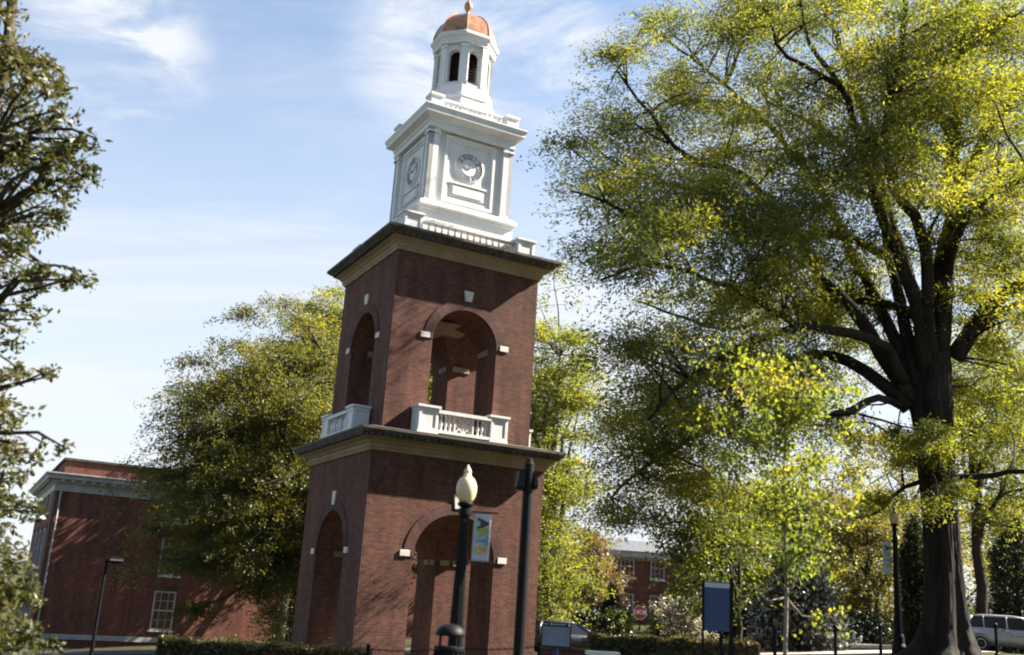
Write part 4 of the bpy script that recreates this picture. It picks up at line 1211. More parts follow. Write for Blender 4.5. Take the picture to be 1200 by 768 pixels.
def evergreen(name, label, u, Y, top_v, half_px, leaf_m, leaf, seed, n=2600, prof=None, cat='tree', per=10, clump=0.35):
    """dense evergreen: outline radius as a function of height, leaves in tufts over a woody stem"""
    rng = np.random.default_rng(seed); rr = random.Random(seed)
    b = on_ground(u, Y); h = at(u, top_v, Y).z - b.z; r = half_px * Y / FOC
    root = empty(name, b, label, cat)
    prof = prof or (lambda t: (1 - t) ** 0.8 * min(1, 0.75 + 3 * t))
    tm = MB(); tm.tube([(0, 0, -0.2), (0, 0, h * 0.5), (0.03, 0, h * 0.96)], [0.06 * r + 0.05, 0.04 * r + 0.03, 0.01], 8)
    for i in range(60):
        t = rr.uniform(0.02, 0.9); az = rr.uniform(0, 2 * PI); q = r * prof(t) * 0.8
        tm.tube([(0, 0, t * h), (q * 0.5 * math.cos(az), q * 0.5 * math.sin(az), t * h + 0.06 * q), (q * math.cos(az), q * math.sin(az), t * h + 0.2 * q)], [0.03, 0.02, 0.008], 4)
    tm.build('trunk', M_BARK, root)
    C, D = [], []
    while len(C) < n:
        t = rng.uniform(0.0, 1.0)
        pr = prof(t)
        if rng.uniform() > pr + 0.08: continue
        az = rng.uniform(0, 2 * PI)
        lump = 1 + 0.10 * math.sin(az * 5 + t * 17) + 0.06 * math.sin(az * 9 - t * 31)
        q = r * pr * lump * rng.uniform(0.35, 1.0) ** 0.35
        c = np.array((q * math.cos(az), q * math.sin(az), t * h))
        o = np.array((math.cos(az), math.sin(az), 0.5))
        for _ in range(per):
            C.append(c + rng.normal(size=3) * clump * 0.4); D.append(o + rng.normal(size=3) * 0.8)
    leaf_object('crown', np.array(C), np.array(D), leaf[0], leaf[1], leaf_m, root, rng)
    return root
evergreen('evergreen_tree', 'dark glossy evergreen with wide skirt standing behind the sapling', 938, 42, 585, 58, M_L_GLOSS, (0.22, 0.10), 51, n=16000, prof=lambda t: (1 - t) ** 1.25 * min(1, 0.7 + 3 * t), clump=0.5)
evergreen('columnar_evergreen', 'narrow dark evergreen column close beside the oak trunk', 1076, 37, 606, 15, M_L_DARK, (0.13, 0.05), 52, n=16000, prof=lambda t: min(1, 0.8 + 1.2 * t) * (1 - max(0, t - 0.7) / 0.3 * 0.85) , clump=0.25)
evergreen('columnar_evergreen', 'broad dark evergreen column behind the silver car', 1196, 56, 608, 26, M_L_DARK, (0.18, 0.07), 53, n=22000, prof=lambda t: min(1, 0.85 + t) * (1 - max(0, t - 0.72) / 0.28 * 0.9), clump=0.35)
evergreen('conifer', 'dark blue-green conifer in front of the far brick building', 716, 70, 682, 20, M_L_DARK, (0.18, 0.06), 54, n=6000, clump=0.3)

# ------------------------------------------------------------------ hedges
def hedge(name, label, x0, x1, y0, y1, ztop, seed, n, m):
    rng = np.random.default_rng(seed)
    b = Vector(((x0 + x1) / 2, (y0 + y1) / 2, G((x0 + x1) / 2, y0)))
    root = empty(name, b, label, 'hedge')
    mb = MB()
    hx, hy, zt = (x1 - x0) / 2, (y1 - y0) / 2, ztop - b.z
    k = int((x1 - x0) / 0.12)
    for i in range(k):
        x = -hx + (i + rng.uniform()) * 2 * hx / k; y = rng.uniform(-hy * .7, hy * .7)
        mb.tube([(x, y, G(b.x + x, b.y) - b.z - 0.1), (x + rng.uniform(-.15, .15), y, zt * 0.5), (x + rng.uniform(-.25, .25), y + rng.uniform(-.2, .2), zt * 0.93)], [0.014, 0.010, 0.004], 4)
    mb.build('stem', M_BARK, root)
    f = rng.uniform(size=n)
    C = np.stack([rng.uniform(-hx, hx, n), rng.uniform(-hy, hy, n), rng.uniform(0.05, 1, n) * zt], 1)
    side = rng.integers(0, 4, n)
    dep = rng.exponential(0.07, n)
    C[side == 0, 1] = -hy + dep[side == 0]; C[side == 1, 2] = zt - dep[side == 1]
    C[side == 2, 1] = hy - dep[side == 2]
    e = side == 3; sg = np.where(rng.uniform(size=n) < .5, -1, 1); C[e, 0] = (sg * (hx - dep))[e]
    C[:, 2] += 0.035 * np.sin(C[:, 0] * 3.1 + 2 * np.sin(C[:, 0] * 0.9)) + 0.025 * np.sin(C[:, 0] * 7.7)
    up = rng.uniform(size=n) < 0.05; C[up, 2] += rng.exponential(0.06, int(up.sum())) * (C[up, 2] > zt * 0.8)
    C += rng.normal(size=(n, 3)) * 0.025
    D = rng.normal(size=(n, 3)); D[:, 2] += 0.5
    leaf_object('foliage', C, D, 0.085, 0.05, m, root, rng)
    return root
pa, pb = at(232, 748, 30), at(432, 748, 30)
hedge('hedge', 'dark clipped hedge in front of the left side of the tower', pa.x - 1, pb.x, 29.6, 30.9, -0.06, 3, 60000, M_L_HEDGE)
pa, pb = at(692, 745, 31), at(884, 748, 31)
hedge('hedge', 'clipped hedge with brown-tinged top below the stop sign', pa.x, pb.x, 30.5, 31.6, 0.78, 4, 60000, M_L_HEDGE)

# ------------------------------------------------------------------ brick buildings
def sash(parent, x, z, w, h, wall_y, M, cols=3, rows=4):
    """double-hung window with white frame; x, z its lower left corner on the wall plane"""
    fr = MB()
    t = 0.11
    y0, y1 = wall_y - 0.05, wall_y + 0.12
    fr.box(x, x + t, y0, y1, z, z + h, M=M); fr.box(x + w - t, x + w, y0, y1, z, z + h, M=M)
    fr.box(x + t, x + w - t, y0, y1, z + h - t, z + h, M=M); fr.box(x + t, x + w - t, y0, y1, z, z + t, M=M)
    fr.box(x + t, x + w - t, y0 + 0.03, y1 - 0.01, z + h / 2 - 0.05, z + h / 2 + 0.05, M=M)
    for i in range(1, cols): fr.box(x + w * i / cols - 0.022, x + w * i / cols + 0.022, y0 + 0.05, y1 - 0.02, z + t, z + h - t, M=M)
    for j in range(1, rows):
        if j * 2 == rows: continue
        fr.box(x + t, x + w - t, y0 + 0.052, y1 - 0.022, z + h * j / rows - 0.022, z + h * j / rows + 0.022, M=M)
    f = fr.build('window', M_TRIM if wall_y < 0 and len(parent.children) < 99 else M_WHITE, parent)  # white frames take the greyer trim: shade put into their colour
    p = MB(); p.box(x + t, x + w - t, y1 - 0.05, y1 - 0.045, z + t, z + h - t, M=M); p.build('pane', M_GLASS, f)
    sl = MB(); sl.box(x - 0.1, x + w + 0.1, wall_y - 0.12, wall_y + 0.05, z - 0.13, z - 0.002, M=M); sl.build('sill', M_LIME, f)
    ln = MB(); ln.prism([(x - 0.1, z + h + 0.002), (x + w + 0.1, z + h + 0.002), (x + w + 0.2, z + h + 0.35), (x - 0.2, z + h + 0.35)], 'y', wall_y - 0.015, wall_y + 0.05, M=M)
    ln.build('lintel', M_SOLDIER, f)
def hall():
    Y = 70.0
    P = at(34, 747, Y); Q = at(62.5, 567, Y)
    gz = G(P.x, Y)
    b = Vector((P.x, Y, gz))
    root = empty('brick_hall', b, 'long three-storey red brick hall with white cornice at the left', 'building', PSI)
    wt = P.z - gz; top = Q.z - gz
    Lx, Ly = 34.0, 18.0
    w = MB(); w.box(0, Lx, 0, Ly, -1.0, top); w.build('wall', M_BRICK2, root)
    t = MB(); t.box(-0.12, Lx + 0.12, -0.12, Ly + 0.12, wt - 0.05, wt + 0.28); t.build('water_table', M_TRIM, root)
    def rect_at(g, z): return (-g, Lx + g, -g, Ly + g, z)
    c = MB(); c.rect([rect_at(0.06, top - 0.45), rect_at(0.10, top - 0.45), rect_at(0.10, top), rect_at(0.25, top + 0.10), rect_at(0.30, top + 0.28), rect_at(0.65, top + 0.36), rect_at(0.65, top + 0.52), rect_at(0.80, top + 0.68), rect_at(0.80, top + 0.76), rect_at(-0.4, top + 0.82)])
    cb = c.build('cornice', M_TRIM, root)
    d = MB(); d.box(-0.13, 0.13, -0.15, 0.15, 0.18, 0.355)
    mod = d.build('modillion', M_TRIM, cb)
    places = [((i + 0.5) * Lx / 52, -0.43) for i in range(52)] + [(-0.43, (i + 0.5) * Ly / 27) for i in range(27)]
    for i, (x, y) in enumerate(places):
        o = mod if i == 0 else mod.copy()
        if i: COL.objects.link(o)
        o.location = (x, y, top)
    p = MB(); p.box(0.35, Lx - 0.35, 0.35, Ly - 0.35, top + 0.78, top + 1.75); pr = p.build('parapet', M_BRICK2, root)
    p = MB(); p.box(0.22, Lx - 0.22, 0.22, Ly - 0.22, top + 1.752, top + 1.90); p.build('coping', M_CROWN, pr)
    # windows of the front: heights follow the photograph's three rows
    Mi = Matrix.Rotation(-PSI, 4, 'Z')
    def hit(u, v):
        d = Mi @ ray(u, v); o = Mi @ (Vector((0, 0, EYE)) - b)
        k = -o.y / d.y
        return o + d * k
    a0, a1 = hit(174.5, 738), hit(201, 697)
    ww, hh = 1.5, a1.z - a0.z + 0.2
    z1 = a0.z; step = 3.75
    cols = [a0.x] + [a0.x + 9.0 + 4.3 * i for i in range(0, 4)]
    I = Matrix.Identity(4)
    for r in range(3):
        for x in cols:
            if x + ww < Lx - 1: sash(root, x, z1 + r * step, ww, hh, -0.03, I)
    ML = rotk(-1)
    for r in range(3):
        for y in (2.0, 6.2, 10.4, 14.6):
            sash(root, -y - ww, z1 + r * step, ww, hh, -0.03, ML)
    dp = MB(); dp.tube([(0.35, -0.10, top - 0.5), (0.35, -0.10, wt)], 0.06, 8); dp.build('downpipe', M_TRIM, root)
hall()
def far_hall():
    Y = 98.0
    P = at(672, 740, Y); T = at(672, 652, Y)
    gz = G(P.x, Y); b = Vector((P.x, Y, gz))
    root = empty('brick_building', b, 'far red brick building with pale cornice seen through the trees', 'building', 0.12)
    top = T.z - gz; Lx, Ly = 16.0, 14.0
    w = MB(); w.box(0, Lx, 0, Ly, -1, top); w.build('wall', M_BRICK2, root)
    c = MB(); c.rect([(-0.1, Lx + .1, -0.1, Ly + .1, top), (-.5, Lx + .5, -.5, Ly + .5, top + .3), (-.5, Lx + .5, -.5, Ly + .5, top + .75), (-.6, Lx + .6, -.6, Ly + .6, top + .85)])
    c.build('cornice', M_TRIM, root)
    c = MB(); c.rect([(-.6, Lx + .6, -.6, Ly + .6, top + .855), (3, Lx - 3, 5, Ly - 5, top + 2.2)]); c.build('roof', M_SLATE, root)
    for r in range(2):
        for i in range(5): sash(root, 1.3 + i * 3.0, 1.2 + r * 3.6, 1.4, 2.1, -0.03, Matrix.Identity(4))
far_hall()

# ------------------------------------------------------------------ street lamps, poles, signs
FONT_CURVES = []
def letter(parent, ch, size, m, M, name='letter'):
    cu = bpy.data.curves.new(name, 'FONT'); cu.body = ch; cu.size = size; cu.extrude = 0.003
    cu.align_x = 'CENTER'; cu.align_y = 'CENTER'; cu.offset = 0.03 * size
    o = bpy.data.objects.new('tmp', cu); COL.objects.link(o)
    bpy.context.view_layer.update()
    me = bpy.data.meshes.new_from_object(o.evaluated_get(bpy.context.evaluated_depsgraph_get()))
    bpy.data.objects.remove(o)
    me.materials.clear(); me.materials.append(m)
    ob = bpy.data.objects.new(name, me); COL.objects.link(ob); ob.parent = parent; ob.matrix_local = M
    return ob
M_BANNER = plain('banner_cloth', (0.40, 0.44, 0.50), 0.8, var=0.06, scale=3)
M_INK = plain('banner_black', (0.02, 0.02, 0.025), 0.7)
M_OLIVE = plain('banner_green', (0.30, 0.36, 0.06), 0.7)
M_SKYB = plain('banner_blue', (0.06, 0.30, 0.55), 0.7)
M_ORNG = plain('banner_orange', (0.62, 0.34, 0.12), 0.7)
def acorn_lamp(u, Y, top_v, label, bl, side, band_v, hand_w):
    b = on_ground(u, Y, 768)
    h = at(u, top_v, Y).z - b.z
    root = empty('street_lamp', b, label, 'street lamp', 0, None)
    p = MB()
    s = 0.20
    p.lathe([(0.24, -0.1), (0.24, 0.10), (0.22, 0.13), (0.20, 0.34), (0.165, 0.42), (0.155, 0.62), (0.135, 0.70)], 20)
    base_o = p.build('base', M_BLACK, root, smooth=False)
    hp = h - 0.60
    p = MB()
    n = 32; rings = []
    for z, r in ((0.68, 0.118), (1.2, 0.110), (hp - 0.35, 0.066), (hp - 0.14, 0.060)):
        rings.append([Vector((math.cos(2 * PI * j / n), math.sin(2 * PI * j / n), 0)) * r * (1 if j % 2 else 0.9) + Vector((0, 0, z)) for j in range(n)])
    p.loft(rings); pole = p.build('pole', M_BLACK, root)
    p = MB(); p.lathe([(0.07, hp - 0.15), (0.085, hp - 0.13), (0.085, hp - 0.09), (0.06, hp - 0.07), (0.06, hp - 0.02), (0.115, hp + 0.02), (0.12, hp + 0.05), (0.10, hp + 0.07)], 18)
    p.build('collar', M_BLACK, root, smooth=False)
    p = MB(); p.lathe([(0.090, hp + 0.065), (0.115, hp + 0.11), (0.142, hp + 0.17), (0.154, hp + 0.24), (0.152, hp + 0.30), (0.138, hp + 0.36), (0.105, hp + 0.42), (0.060, hp + 0.455), (0.055, hp + 0.50)], 24)
    gl = p.build('globe', M_LAMPGLASS, root, smooth=True)
    p = MB(); p.lathe([(0.056, hp + 0.498), (0.058, hp + 0.53), (0.042, hp + 0.56), (0.028, hp + 0.575), (0.02, hp + 0.60), (0.003, hp + 0.63)], 16)
    p.build('globe_cap', M_LAMPGLASS, gl, smooth=True)
    # banner on two arms
    z1 = at(u, band_v[0], Y).z - b.z; z0 = at(u, band_v[1], Y).z - b.z
    w = hand_w
    for z in (z0 - 0.03, z1 + 0.03):
        p = MB(); p.tube([(0, 0, z), (side * (0.12 + w + 0.12), 0, z)], 0.013, 8)
        p.lathe([(0.1, z - 0.04), (0.1, z + 0.04)], 14)
        p.build('banner_arm', M_BLACK, root)
    p = MB()
    x0, x1 = sorted((side * 0.14, side * (0.14 + w)))
    nx, nz = 8, 20
    fr = [[(x0 + (x1 - x0) * i / nx, 0.012 * math.sin(3.1 * i / nx + 2.0 * j / nz) - 0.004, z0 + (z1 - z0) * j / nz) for i in range(nx + 1)] for j in range(nz + 1)]
    vs = [q for row in fr for q in row]
    fs = [(j * (nx + 1) + i, j * (nx + 1) + i + 1, (j + 1) * (nx + 1) + i + 1, (j + 1) * (nx + 1) + i) for j in range(nz) for i in range(nx)]
    p.add(vs, fs); bo = p.build('banner', M_BANNER, root, smooth=True)
    sd = bo.modifiers.new('thick', 'SOLIDIFY'); sd.thickness = 0.004; sd.offset = 0
    hgt = z1 - z0
    xc = (x0 + x1) / 2
    for k, (ch, m) in enumerate(zip('ARTS', (M_INK, M_OLIVE, M_SKYB, M_ORNG))):
        zc = z0 + hgt * (0.80 - 0.182 * k)
        M = Matrix.Translation((xc + 0.01, -0.020, zc)) @ Matrix.Rotation(PI / 2, 4, 'X') @ Matrix.Rotation(-PI / 2, 4, 'Z')
        letter(bo, ch, w * 0.92, m, M)
    return root
acorn_lamp(532.5, 15, 546, 'black street lamp with cream acorn globe and banner before the tower', None, 1, (601, 656), 0.255)
acorn_lamp(1054, 31, 594, 'black street lamp with pale globe and banner left of the oak trunk', None, -1, (636, 674), 0.26)

def flood_pole():
    Y = 15.0
    b = on_ground(607.5, Y, 768)
    root = empty('floodlight_pole', b, 'plain dark pole with boxy floodlight standing right of the bannered lamp', 'light pole', 0.2)
    h = at(619.5, 542, Y).z - b.z
    p = MB(); p.lathe([(0.16, -0.1), (0.16, 0.03), (0.088, 0.05), (0.082, 0.2), (0.077, h - 0.03)], 20); p.build('pole', M_BLACK, root, smooth=False)
    p = MB(); p.lathe([(0.078, h - 0.04), (0.078, h - 0.02), (0.055, h + 0.0), (0.05, h + 0.05), (0.01, h + 0.07)], 16); p.build('cap', M_BLACK, root)
    p = MB(); p.rect([(-0.17, -0.07, -0.08, 0.08, h - 0.43), (-0.19, -0.07, -0.10, 0.10, h - 0.38), (-0.16, -0.07, -0.08, 0.08, h - 0.14), (-0.12, -0.07, -0.06, 0.06, h - 0.12)])
    f = p.build('floodlight', M_BLACK, root)
    p = MB(); p.box(-0.185, -0.10, -0.095, 0.095, h - 0.437, h - 0.432); p.build('lens', M_GLASS, f)
    p = MB(); p.rect([(0.07, 0.12, -0.07, 0.07, h - 0.40), (0.07, 0.14, -0.08, 0.08, h - 0.35), (0.07, 0.11, -0.06, 0.06, h - 0.14)])
    p.build('floodlight', M_BLACK, root)
flood_pole()
def area_light():
    Y = 46.0
    b = on_ground(108, Y, 760)
    root = empty('area_light', b, 'dark pole light with flat grey head in front of the brick hall', 'light pole', 0.3)
    h = at(119, 655, Y).z - b.z
    p = MB(); p.lathe([(0.15, -0.1), (0.15, 0.3), (0.09, 0.35), (0.07, h)], 14); p.build('pole', M_BLACK, root)
    p = MB(); p.tube([(0, 0, h - 0.12), (0.3, 0, h - 0.05)], 0.04, 8); p.build('arm', M_BLACK, root)
    p = MB(); p.rect([(0.20, 0.66, -0.2, 0.2, h - 0.16), (0.16, 0.70, -0.22, 0.22, h - 0.10), (0.16, 0.70, -0.22, 0.22, h + 0.06), (0.22, 0.64, -0.16, 0.16, h + 0.12)])
    p.build('lamp_head', M_BLACK, root)
    p = MB(); p.box(0.161, 0.699, -0.226, -0.221, h - 0.05, h + 0.03); p.build('lamp_lens', M_TRIM, root)
area_light()

M_RED = plain('sign_red', (0.42, 0.02, 0.025), 0.5)
def stop_sign():
    Y = 56.0
    b = on_ground(749, Y, 745)
    root = empty('stop_sign', b, 'red octagonal stop sign on a post behind the hedge', 'road sign', 0.05)
    cz = at(748.5, 718, Y).z - b.z
    p = MB(); p.box(-0.03, 0.03, -0.02, 0.02, -0.1, cz + 0.3); p.build('post', M_BLACK, root)
    RM = Matrix.Translation((0, -0.025, cz)) @ Matrix.Rotation(PI / 2, 4, 'X')
    p = MB(); p.lathe([(0.39, 0), (0.39, 0.012)], 8, M=RM, ph=PI / 8); pl = p.build('sign_plate', M_WHITE, root)
    p = MB(); p.lathe([(0.36, 0.0125), (0.36, 0.016)], 8, M=RM, ph=PI / 8); rf = p.build('red_field', M_RED, pl)
    letter(pl, 'STOP', 0.30, M_WHITE, Matrix.Translation((0, -0.045, cz)) @ Matrix.Rotation(PI / 2, 4, 'X'), 'lettering')
stop_sign()
M_BLUE = plain('sign_blue', (0.012, 0.040, 0.125), 0.45, var=0.1)
def blue_sign():
    Y = 26.0
    b = on_ground(842, Y, 745)
    root = empty('campus_sign', b, 'tall blue panel sign between dark posts above the hedge', 'sign', 0.05)
    def X(u, v=710): return at(u, v, Y).x - b.x
    def ZZ(v): return at(842, v, Y).z - b.z
    x0, x1, zt, zb = X(825), X(855), ZZ(682), ZZ(740)
    p = MB(); p.box(x0, x1, -0.03, 0.03, zb, zt); pn = p.build('panel', M_BLUE, root, bevel=0.004)
    p = MB(); p.box(x0 + 0.004, x1 - 0.004, -0.034, -0.0302, zt - 0.15, zt - 0.03); p.build('header_band', M_BANNER, pn)
    for x in (x1 + 0.045, ):
        p = MB(); p.box(x - 0.042, x + 0.042, -0.042, 0.042, -0.2, zt + 0.06); p.box(x - 0.055, x + 0.055, -0.055, 0.055, zt + 0.06, zt + 0.09); p.build('post', M_BLACK, root)
    p = MB(); p.box(x0 - 0.05, x0 - 0.003, -0.03, 0.03, -0.2, zt + 0.03); p.build('post', M_BLACK, root)
blue_sign()
M_PANEL = plain('panel_grey', (0.13, 0.155, 0.19), 0.6, var=0.08)
def info_panel():
    Y = 20.0
    b = on_ground(651, Y, 760)
    root = empty('information_panel', b, 'tilted grey information panel on a post beside the tower', 'sign', -0.1)
    zc = at(651, 746, Y).z - b.z
    T = Matrix.Translation((0, 0, zc)) @ Matrix.Rotation(math.radians(-16), 4, 'X')
    p = MB(); p.box(-0.27, 0.27, -0.012, 0.012, -0.185, 0.185, M=T); pn = p.build('panel', M_PANEL, root, bevel=0.004)
    p = MB()
    for q in ((-0.27, 0.27, 0.19, 0.208), (-0.27, 0.27, -0.208, -0.19), (-0.288, -0.27, -0.208, 0.208), (0.27, 0.288, -0.208, 0.208)): p.box(q[0], q[1], -0.02, 0.02, q[2], q[3], M=T)
    p.build('panel_frame', M_BLACK, pn)
    p = MB(); p.box(-0.05, 0.05, 0.03, 0.12, -0.2, zc - 0.05); p.build('post', M_BLUE, root)
info_panel()

# ------------------------------------------------------------------ litter bin, bench, low wall
def litter_bin():
    Y = 14.4
    b = on_ground(526, Y, 768)
    root = empty('litter_bin', b, 'black round litter bin with domed lid tucked behind the lamp base', 'litter bin')
    h = at(526, 731, Y).z - b.z
    p = MB(); p.lathe([(0.19, -0.05), (0.20, 0.0), (0.20, h - 0.36), (0.215, h - 0.35), (0.215, h - 0.31), (0.20, h - 0.30)], 22)
    bd = p.build('body', M_BLACK, root)
    p = MB()
    for i in range(20):
        a = 2 * PI * i / 20
        p.tube([(0.208 * math.cos(a), 0.208 * math.sin(a), 0.05), (0.208 * math.cos(a), 0.208 * math.sin(a), h - 0.36)], 0.010, 5)
    p.build('slats', M_BLACK, bd)
    p = MB(); p.lathe([(0.205, h - 0.16), (0.205, h - 0.13), (0.18, h - 0.07), (0.12, h - 0.02), (0.02, h)], 22); lid = p.build('lid', M_BLACK, root, smooth=True)
    p = MB()
    for i in range(4):
        a = PI / 4 + PI / 2 * i
        p.tube([(0.19 * math.cos(a), 0.19 * math.sin(a), h - 0.31), (0.19 * math.cos(a), 0.19 * math.sin(a), h - 0.14)], 0.012, 6)
    p.build('lid_stays', M_BLACK, lid)
litter_bin()
def bench():
    Y = 27.0
    b = on_ground(706, Y, 768)
    root = empty('stone_bench', b, 'pale stone bench at the left end of the clipped hedge', 'bench', 0.1)
    h = at(706, 763.5, Y).z - b.z
    p = MB(); p.box(-0.42, 0.42, -0.22, 0.22, h - 0.10, h); p.build('seat', M_LIME, root, bevel=0.01)
    for s in (-1, 1):
        p = MB(); p.box(s * 0.28 - 0.06, s * 0.28 + 0.06, -0.17, 0.17, -0.1, h - 0.102); p.build('leg', M_LIME, root, bevel=0.01)
bench()
def low_wall():
    Y = 28.4
    p0, p1 = at(634, 760, Y), at(692, 762, Y)
    b = Vector(((p0.x + p1.x) / 2, Y, G(p0.x, Y)))
    root = empty('brick_wall', b, 'low red brick wall between the information panel and the bench', 'wall')
    hx = (p1.x - p0.x) / 2; h = at(660, 759, Y).z - b.z
    p = MB(); p.box(-hx, hx, -0.16, 0.16, -0.2, h - 0.07); p.build('wall', M_BRICK, root)
    p = MB(); p.box(-hx - 0.03, hx + 0.03, -0.19, 0.19, h - 0.068, h); p.build('coping', M_SOLDIER, root, bevel=0.008)
low_wall()

# ------------------------------------------------------------------ posts and chains round the lawn
def chain_post(b):
    root = empty('chain_post', b, 'short dark post of the lawn barrier', 'post', 0, 'posts of the lawn barrier')
    p = MB(); p.lathe([(0.08, -0.1), (0.08, 0.05), (0.052, 0.08), (0.048, 0.86), (0.065, 0.88), (0.065, 0.91)], 12); p.build('shaft', M_BLACK, root)
    p = MB(); p.lathe([(0.03, 0.905), (0.058, 0.945), (0.062, 0.98), (0.045, 1.02), (0.01, 1.04)], 12); p.build('finial', M_BLACK, root, smooth=True)
    return root
spots = [(432, 28), (528, 28.5), (632, 29), (845, 29.4), (908, 30), (979, 31), (1032, 33), (1168, 34.5), (1246, 34)]
lab = ['dark barrier post at the right end of the dark hedge', 'dark barrier post behind the bannered lamp and bin', 'dark barrier post at the right edge of the tower', 'dark barrier post below the blue sign', 'dark barrier post just left of the sapling trunk',
       'dark barrier post right of the sapling trunk', 'dark barrier post just left of the lamp by the oak', 'dark barrier post in front of the silver car', 'dark barrier post beyond the silver car at right']
first = None; bases = []
for (u, Y), l in zip(spots, lab):
    b = on_ground(u, Y, 755); bases.append(b)
    if first is None: first = chain_post(b); first['label'] = l
    else: dup(first, b, 0, l)
def chain(i, j, label, sag):
    a, b = bases[i] + Vector((0, 0, 0.90)), bases[j] + Vector((0, 0, 0.90))
    L = (b - a).length
    pts = curve(a, b, -sag, 40)
    root = MB()
    link = 0.085
    n = int(L / link)
    mid = (a + b) / 2
    for k in range(n):
        t = (k + 0.5) / n
        p = a.lerp(b, t); p.z -= sag * 4 * t * (1 - t)
        q = a.lerp(b, t + 0.01); q.z -= sag * 4 * (t + 0.01) * (1 - t - 0.01)
        d = (q - p).normalized(); s = Vector((0, 0, 1)) if k % 2 else d.cross(Vector((0, 0, 1))).normalized()
        loop = [p - mid + d * (0.055 * math.cos(w * PI / 4)) + s * (0.026 * math.sin(w * PI / 4)) for w in range(9)]
        root.tube(loop, 0.010, 4)
    o = root.build('chain', M_BLACK, None, loc=mid)
    tag(o, label, 'chain', 'chains of the lawn barrier')
chain(0, 1, 'dark chain strung in front of the tower left of the bannered lamp', 0.06)
chain(1, 2, 'dark chain strung in front of the tower right of the bannered lamp', 0.06)
chain(7, 8, 'dark chain hanging in front of the silver car', 0.30)

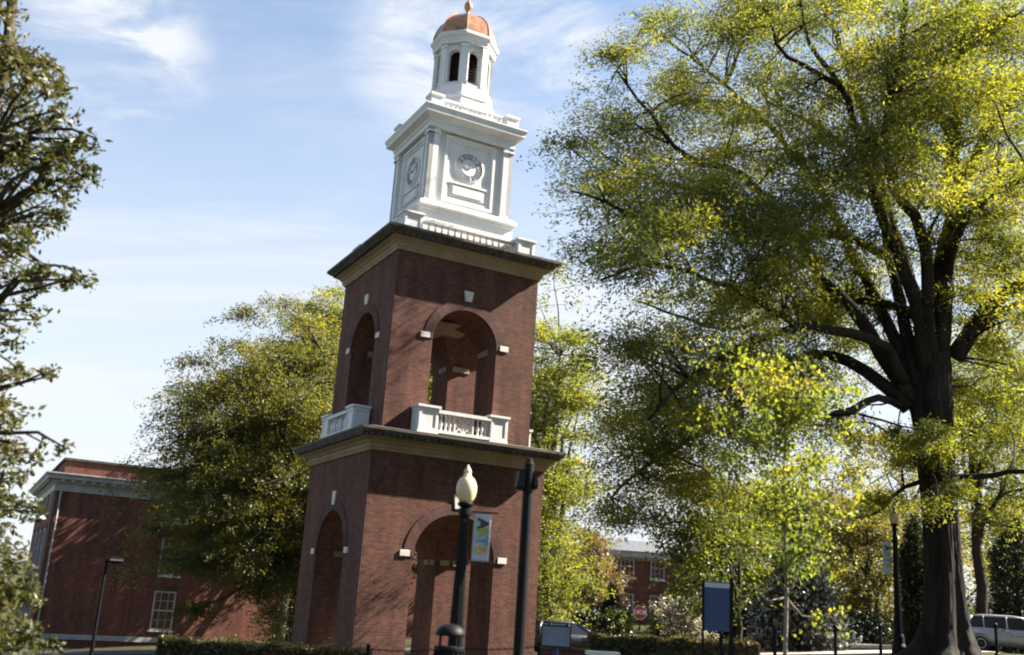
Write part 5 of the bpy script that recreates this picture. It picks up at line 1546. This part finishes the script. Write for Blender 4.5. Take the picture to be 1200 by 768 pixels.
# ------------------------------------------------------------------ cars
def carpaint(name, col):
    m, n, l, b = mat(name)
    b.inputs['Base Color'].default_value = (*col, 1); b.inputs['Metallic'].default_value = 0.35; b.inputs['Roughness'].default_value = 0.32
    b.inputs['Coat Weight'].default_value = 0.6; b.inputs['Coat Roughness'].default_value = 0.06
    return m
M_TYRE = plain('tyre', (0.02, 0.02, 0.02), 0.85)
M_RIM = plain('alloy_rim', (0.45, 0.45, 0.46), 0.35, metal=0.8)
M_LENSR = plain('tail_lens', (0.12, 0.012, 0.012), 0.2)
M_LENSW = plain('head_lens', (0.6, 0.62, 0.64), 0.15)
M_TRIMB = plain('black_trim', (0.018, 0.018, 0.02), 0.6)
def car(b, rot, paint, label, name='parked_car'):
    """wagon, nose towards +x, length 4.5 m"""
    root = empty(name, b, label, 'car', rot)
    bm_ = MB()
    # stations along the length: (x, z_bottom, z_belt, half width at sill, half width at belt)
    st = [(-2.25, 0.42, 0.62, 0.62, 0.62), (-2.20, 0.34, 0.92, 0.78, 0.74), (-2.0, 0.27, 0.97, 0.86, 0.83), (-1.2, 0.24, 0.96, 0.89, 0.86), (0.0, 0.23, 0.93, 0.90, 0.87), (0.9, 0.24, 0.91, 0.89, 0.85), (1.3, 0.25, 0.86, 0.88, 0.80), (1.8, 0.27, 0.76, 0.84, 0.72), (2.12, 0.32, 0.66, 0.74, 0.62), (2.25, 0.42, 0.54, 0.60, 0.54)]
    rings = []
    for x, zb, zt, ws, wb in st:
        zm = zb + (zt - zb) * 0.55
        rings.append([(x, -ws + 0.05, zb), (x, -ws - 0.01, zb + (zt - zb) * 0.25), (x, -ws - 0.02, zm), (x, -wb, zt - 0.03), (x, -wb + 0.06, zt), (x, wb - 0.06, zt), (x, wb, zt - 0.03), (x, ws + 0.02, zm), (x, ws + 0.01, zb + (zt - zb) * 0.25), (x, ws - 0.05, zb)])
    bm_.loft(rings)
    bm_.build('body', paint, root, smooth=True)
    # cabin: glass house with painted roof and pillars
    def cab(t): # (x_front, x_rear, half width) at height fraction t
        return (1.05 - 0.95 * t, -2.12 + 0.30 * t, 0.82 - 0.20 * t)
    zb, zt = 0.90, 1.46
    g = MB()
    rr_ = []
    for t in (0, 0.5, 0.93):
        xf, xr, w = cab(t)
        w -= 0.012
        rr_.append([(xf, -w * 0.9, zb + (zt - zb) * t), (xf - 0.25, -w, zb + (zt - zb) * t), (xr + 0.15, -w, zb + (zt - zb) * t), (xr, -w * 0.88, zb + (zt - zb) * t), (xr, w * 0.88, zb + (zt - zb) * t), (xr + 0.15, w, zb + (zt - zb) * t), (xf - 0.25, w, zb + (zt - zb) * t), (xf, w * 0.9, zb + (zt - zb) * t)])
    g.loft(rr_); g.build('window', M_GLASS, root)
    r = MB()
    xf, xr, w = cab(0.90)
    r.loft([[(xf + .03, -w * 0.92, zt - 0.06), (xf - 0.3, -w - 0.01, zt - 0.055), (xr + 0.15, -w - 0.01, zt - 0.05), (xr - .03, -w * 0.9, zt - 0.06), (xr - .03, w * 0.9, zt - 0.06), (xr + 0.15, w + 0.01, zt - 0.05), (xf - 0.3, w + 0.01, zt - 0.055), (xf + .03, w * 0.92, zt - 0.06)],
            [(xf - 0.12, -w * 0.8, zt), (xf - 0.4, -w * 0.86, zt + 0.02), (xr + 0.25, -w * 0.86, zt + 0.02), (xr + 0.05, -w * 0.8, zt), (xr + 0.05, w * 0.8, zt), (xr + 0.25, w * 0.86, zt + 0.02), (xf - 0.4, w * 0.86, zt + 0.02), (xf - 0.12, w * 0.8, zt)],
            [(xf - 0.5, -w * 0.45, zt + 0.045), (xf - 0.6, -w * 0.5, zt + 0.05), (xr + 0.5, -w * 0.5, zt + 0.05), (xr + 0.4, -w * 0.45, zt + 0.045), (xr + 0.4, w * 0.45, zt + 0.045), (xr + 0.5, w * 0.5, zt + 0.05), (xf - 0.6, w * 0.5, zt + 0.05), (xf - 0.5, w * 0.45, zt + 0.045)]])
    r.build('roof', paint, root, smooth=True)
    for s in (-1, 1):
        def P(x, t):
            w = cab(t)[2]; return Vector((x, s * w, zb + (zt - zb) * t))
        for q, rad_ in (((P(0.98, 0), P(0.62, 0.4), P(0.12, 0.93)), 0.035), ((P(-0.35, 0), P(-0.42, 0.93)), 0.04), ((P(-2.0, 0), P(-1.93, 0.4), P(-1.80, 0.93)), 0.10), ((P(-1.25, 0), P(-1.32, 0.93)), 0.03)):
            pl = MB(); pl.tube(q, rad_, 6); pl.build('pillar', paint, root, smooth=True)
    for sx in (-1.38, 1.36):
        for s in (-1, 1):
            RM = Matrix.Translation((sx, s * 0.80, 0.32)) @ Matrix.Rotation(-s * PI / 2, 4, 'X')
            wh = MB(); wh.lathe([(0.20, -0.10), (0.30, -0.11), (0.32, -0.08), (0.32, 0.08), (0.30, 0.11), (0.20, 0.10)], 24, M=RM); ty = wh.build('wheel', M_TYRE, root)
            ri = MB(); ri.lathe([(0.205, 0.09), (0.205, 0.105), (0.17, 0.105), (0.15, 0.075), (0.06, 0.07), (0.05, 0.10), (0.001, 0.10)], 20, M=RM)
            ri.build('rim', M_RIM, ty)
            ar = MB()
            ar.tube([(sx + 0.375 * math.cos(a * PI / 12), s * 0.895, 0.32 + 0.375 * math.sin(a * PI / 12)) for a in range(13)], 0.022, 6)
            ar.build('wheel_arch', M_TRIMB, root)
    for s in (-1, 1):
        q = MB(); q.rect([(-2.26, -2.05, min(s * 0.62, s * 0.82), max(s * 0.62, s * 0.82), 0.68), (-2.24, -2.02, min(s * 0.6, s * 0.80), max(s * 0.6, s * 0.80), 0.90)]); q.build('tail_light', M_LENSR, root)
        q = MB(); q.rect([(1.95, 2.19, min(s * 0.45, s * 0.76), max(s * 0.45, s * 0.76), 0.56), (1.90, 2.08, min(s * 0.45, s * 0.74), max(s * 0.45, s * 0.74), 0.70)]); q.build('headlight', M_LENSW, root)
        q = MB(); q.rect([(0.72, 0.92, min(s * 0.86, s * 1.02), max(s * 0.86, s * 1.02), 0.93), (0.74, 0.90, min(s * 0.88, s * 1.01), max(s * 0.88, s * 1.01), 1.06)]); q.build('mirror', paint, root)
        for x in (-0.72, 0.28):
            q = MB(); q.box(x, x + 0.18, min(s * 0.885, s * 0.915), max(s * 0.885, s * 0.915), 0.80, 0.825); q.build('door_handle', M_RIM, root)
    q = MB(); q.box(2.20, 2.265, -0.5, 0.5, 0.36, 0.50); q.build('grille', M_TRIMB, root)
    return root
cp = at(1139, 765, 43.0)
car(Vector((cp.x + 2.15, 43.0, G(cp.x + 2.1, 43) + 0.02)), -0.72, carpaint('silver_paint', (0.30, 0.30, 0.31)), 'silver wagon parked beyond the chain right of the oak trunk')
cp = at(668, 745, 50.0)
car(Vector((cp.x, 50.0, G(cp.x, 50) + 0.02)), 0.35, carpaint('black_paint', (0.012, 0.013, 0.016)), 'black car parked behind the information panel and the hedge')
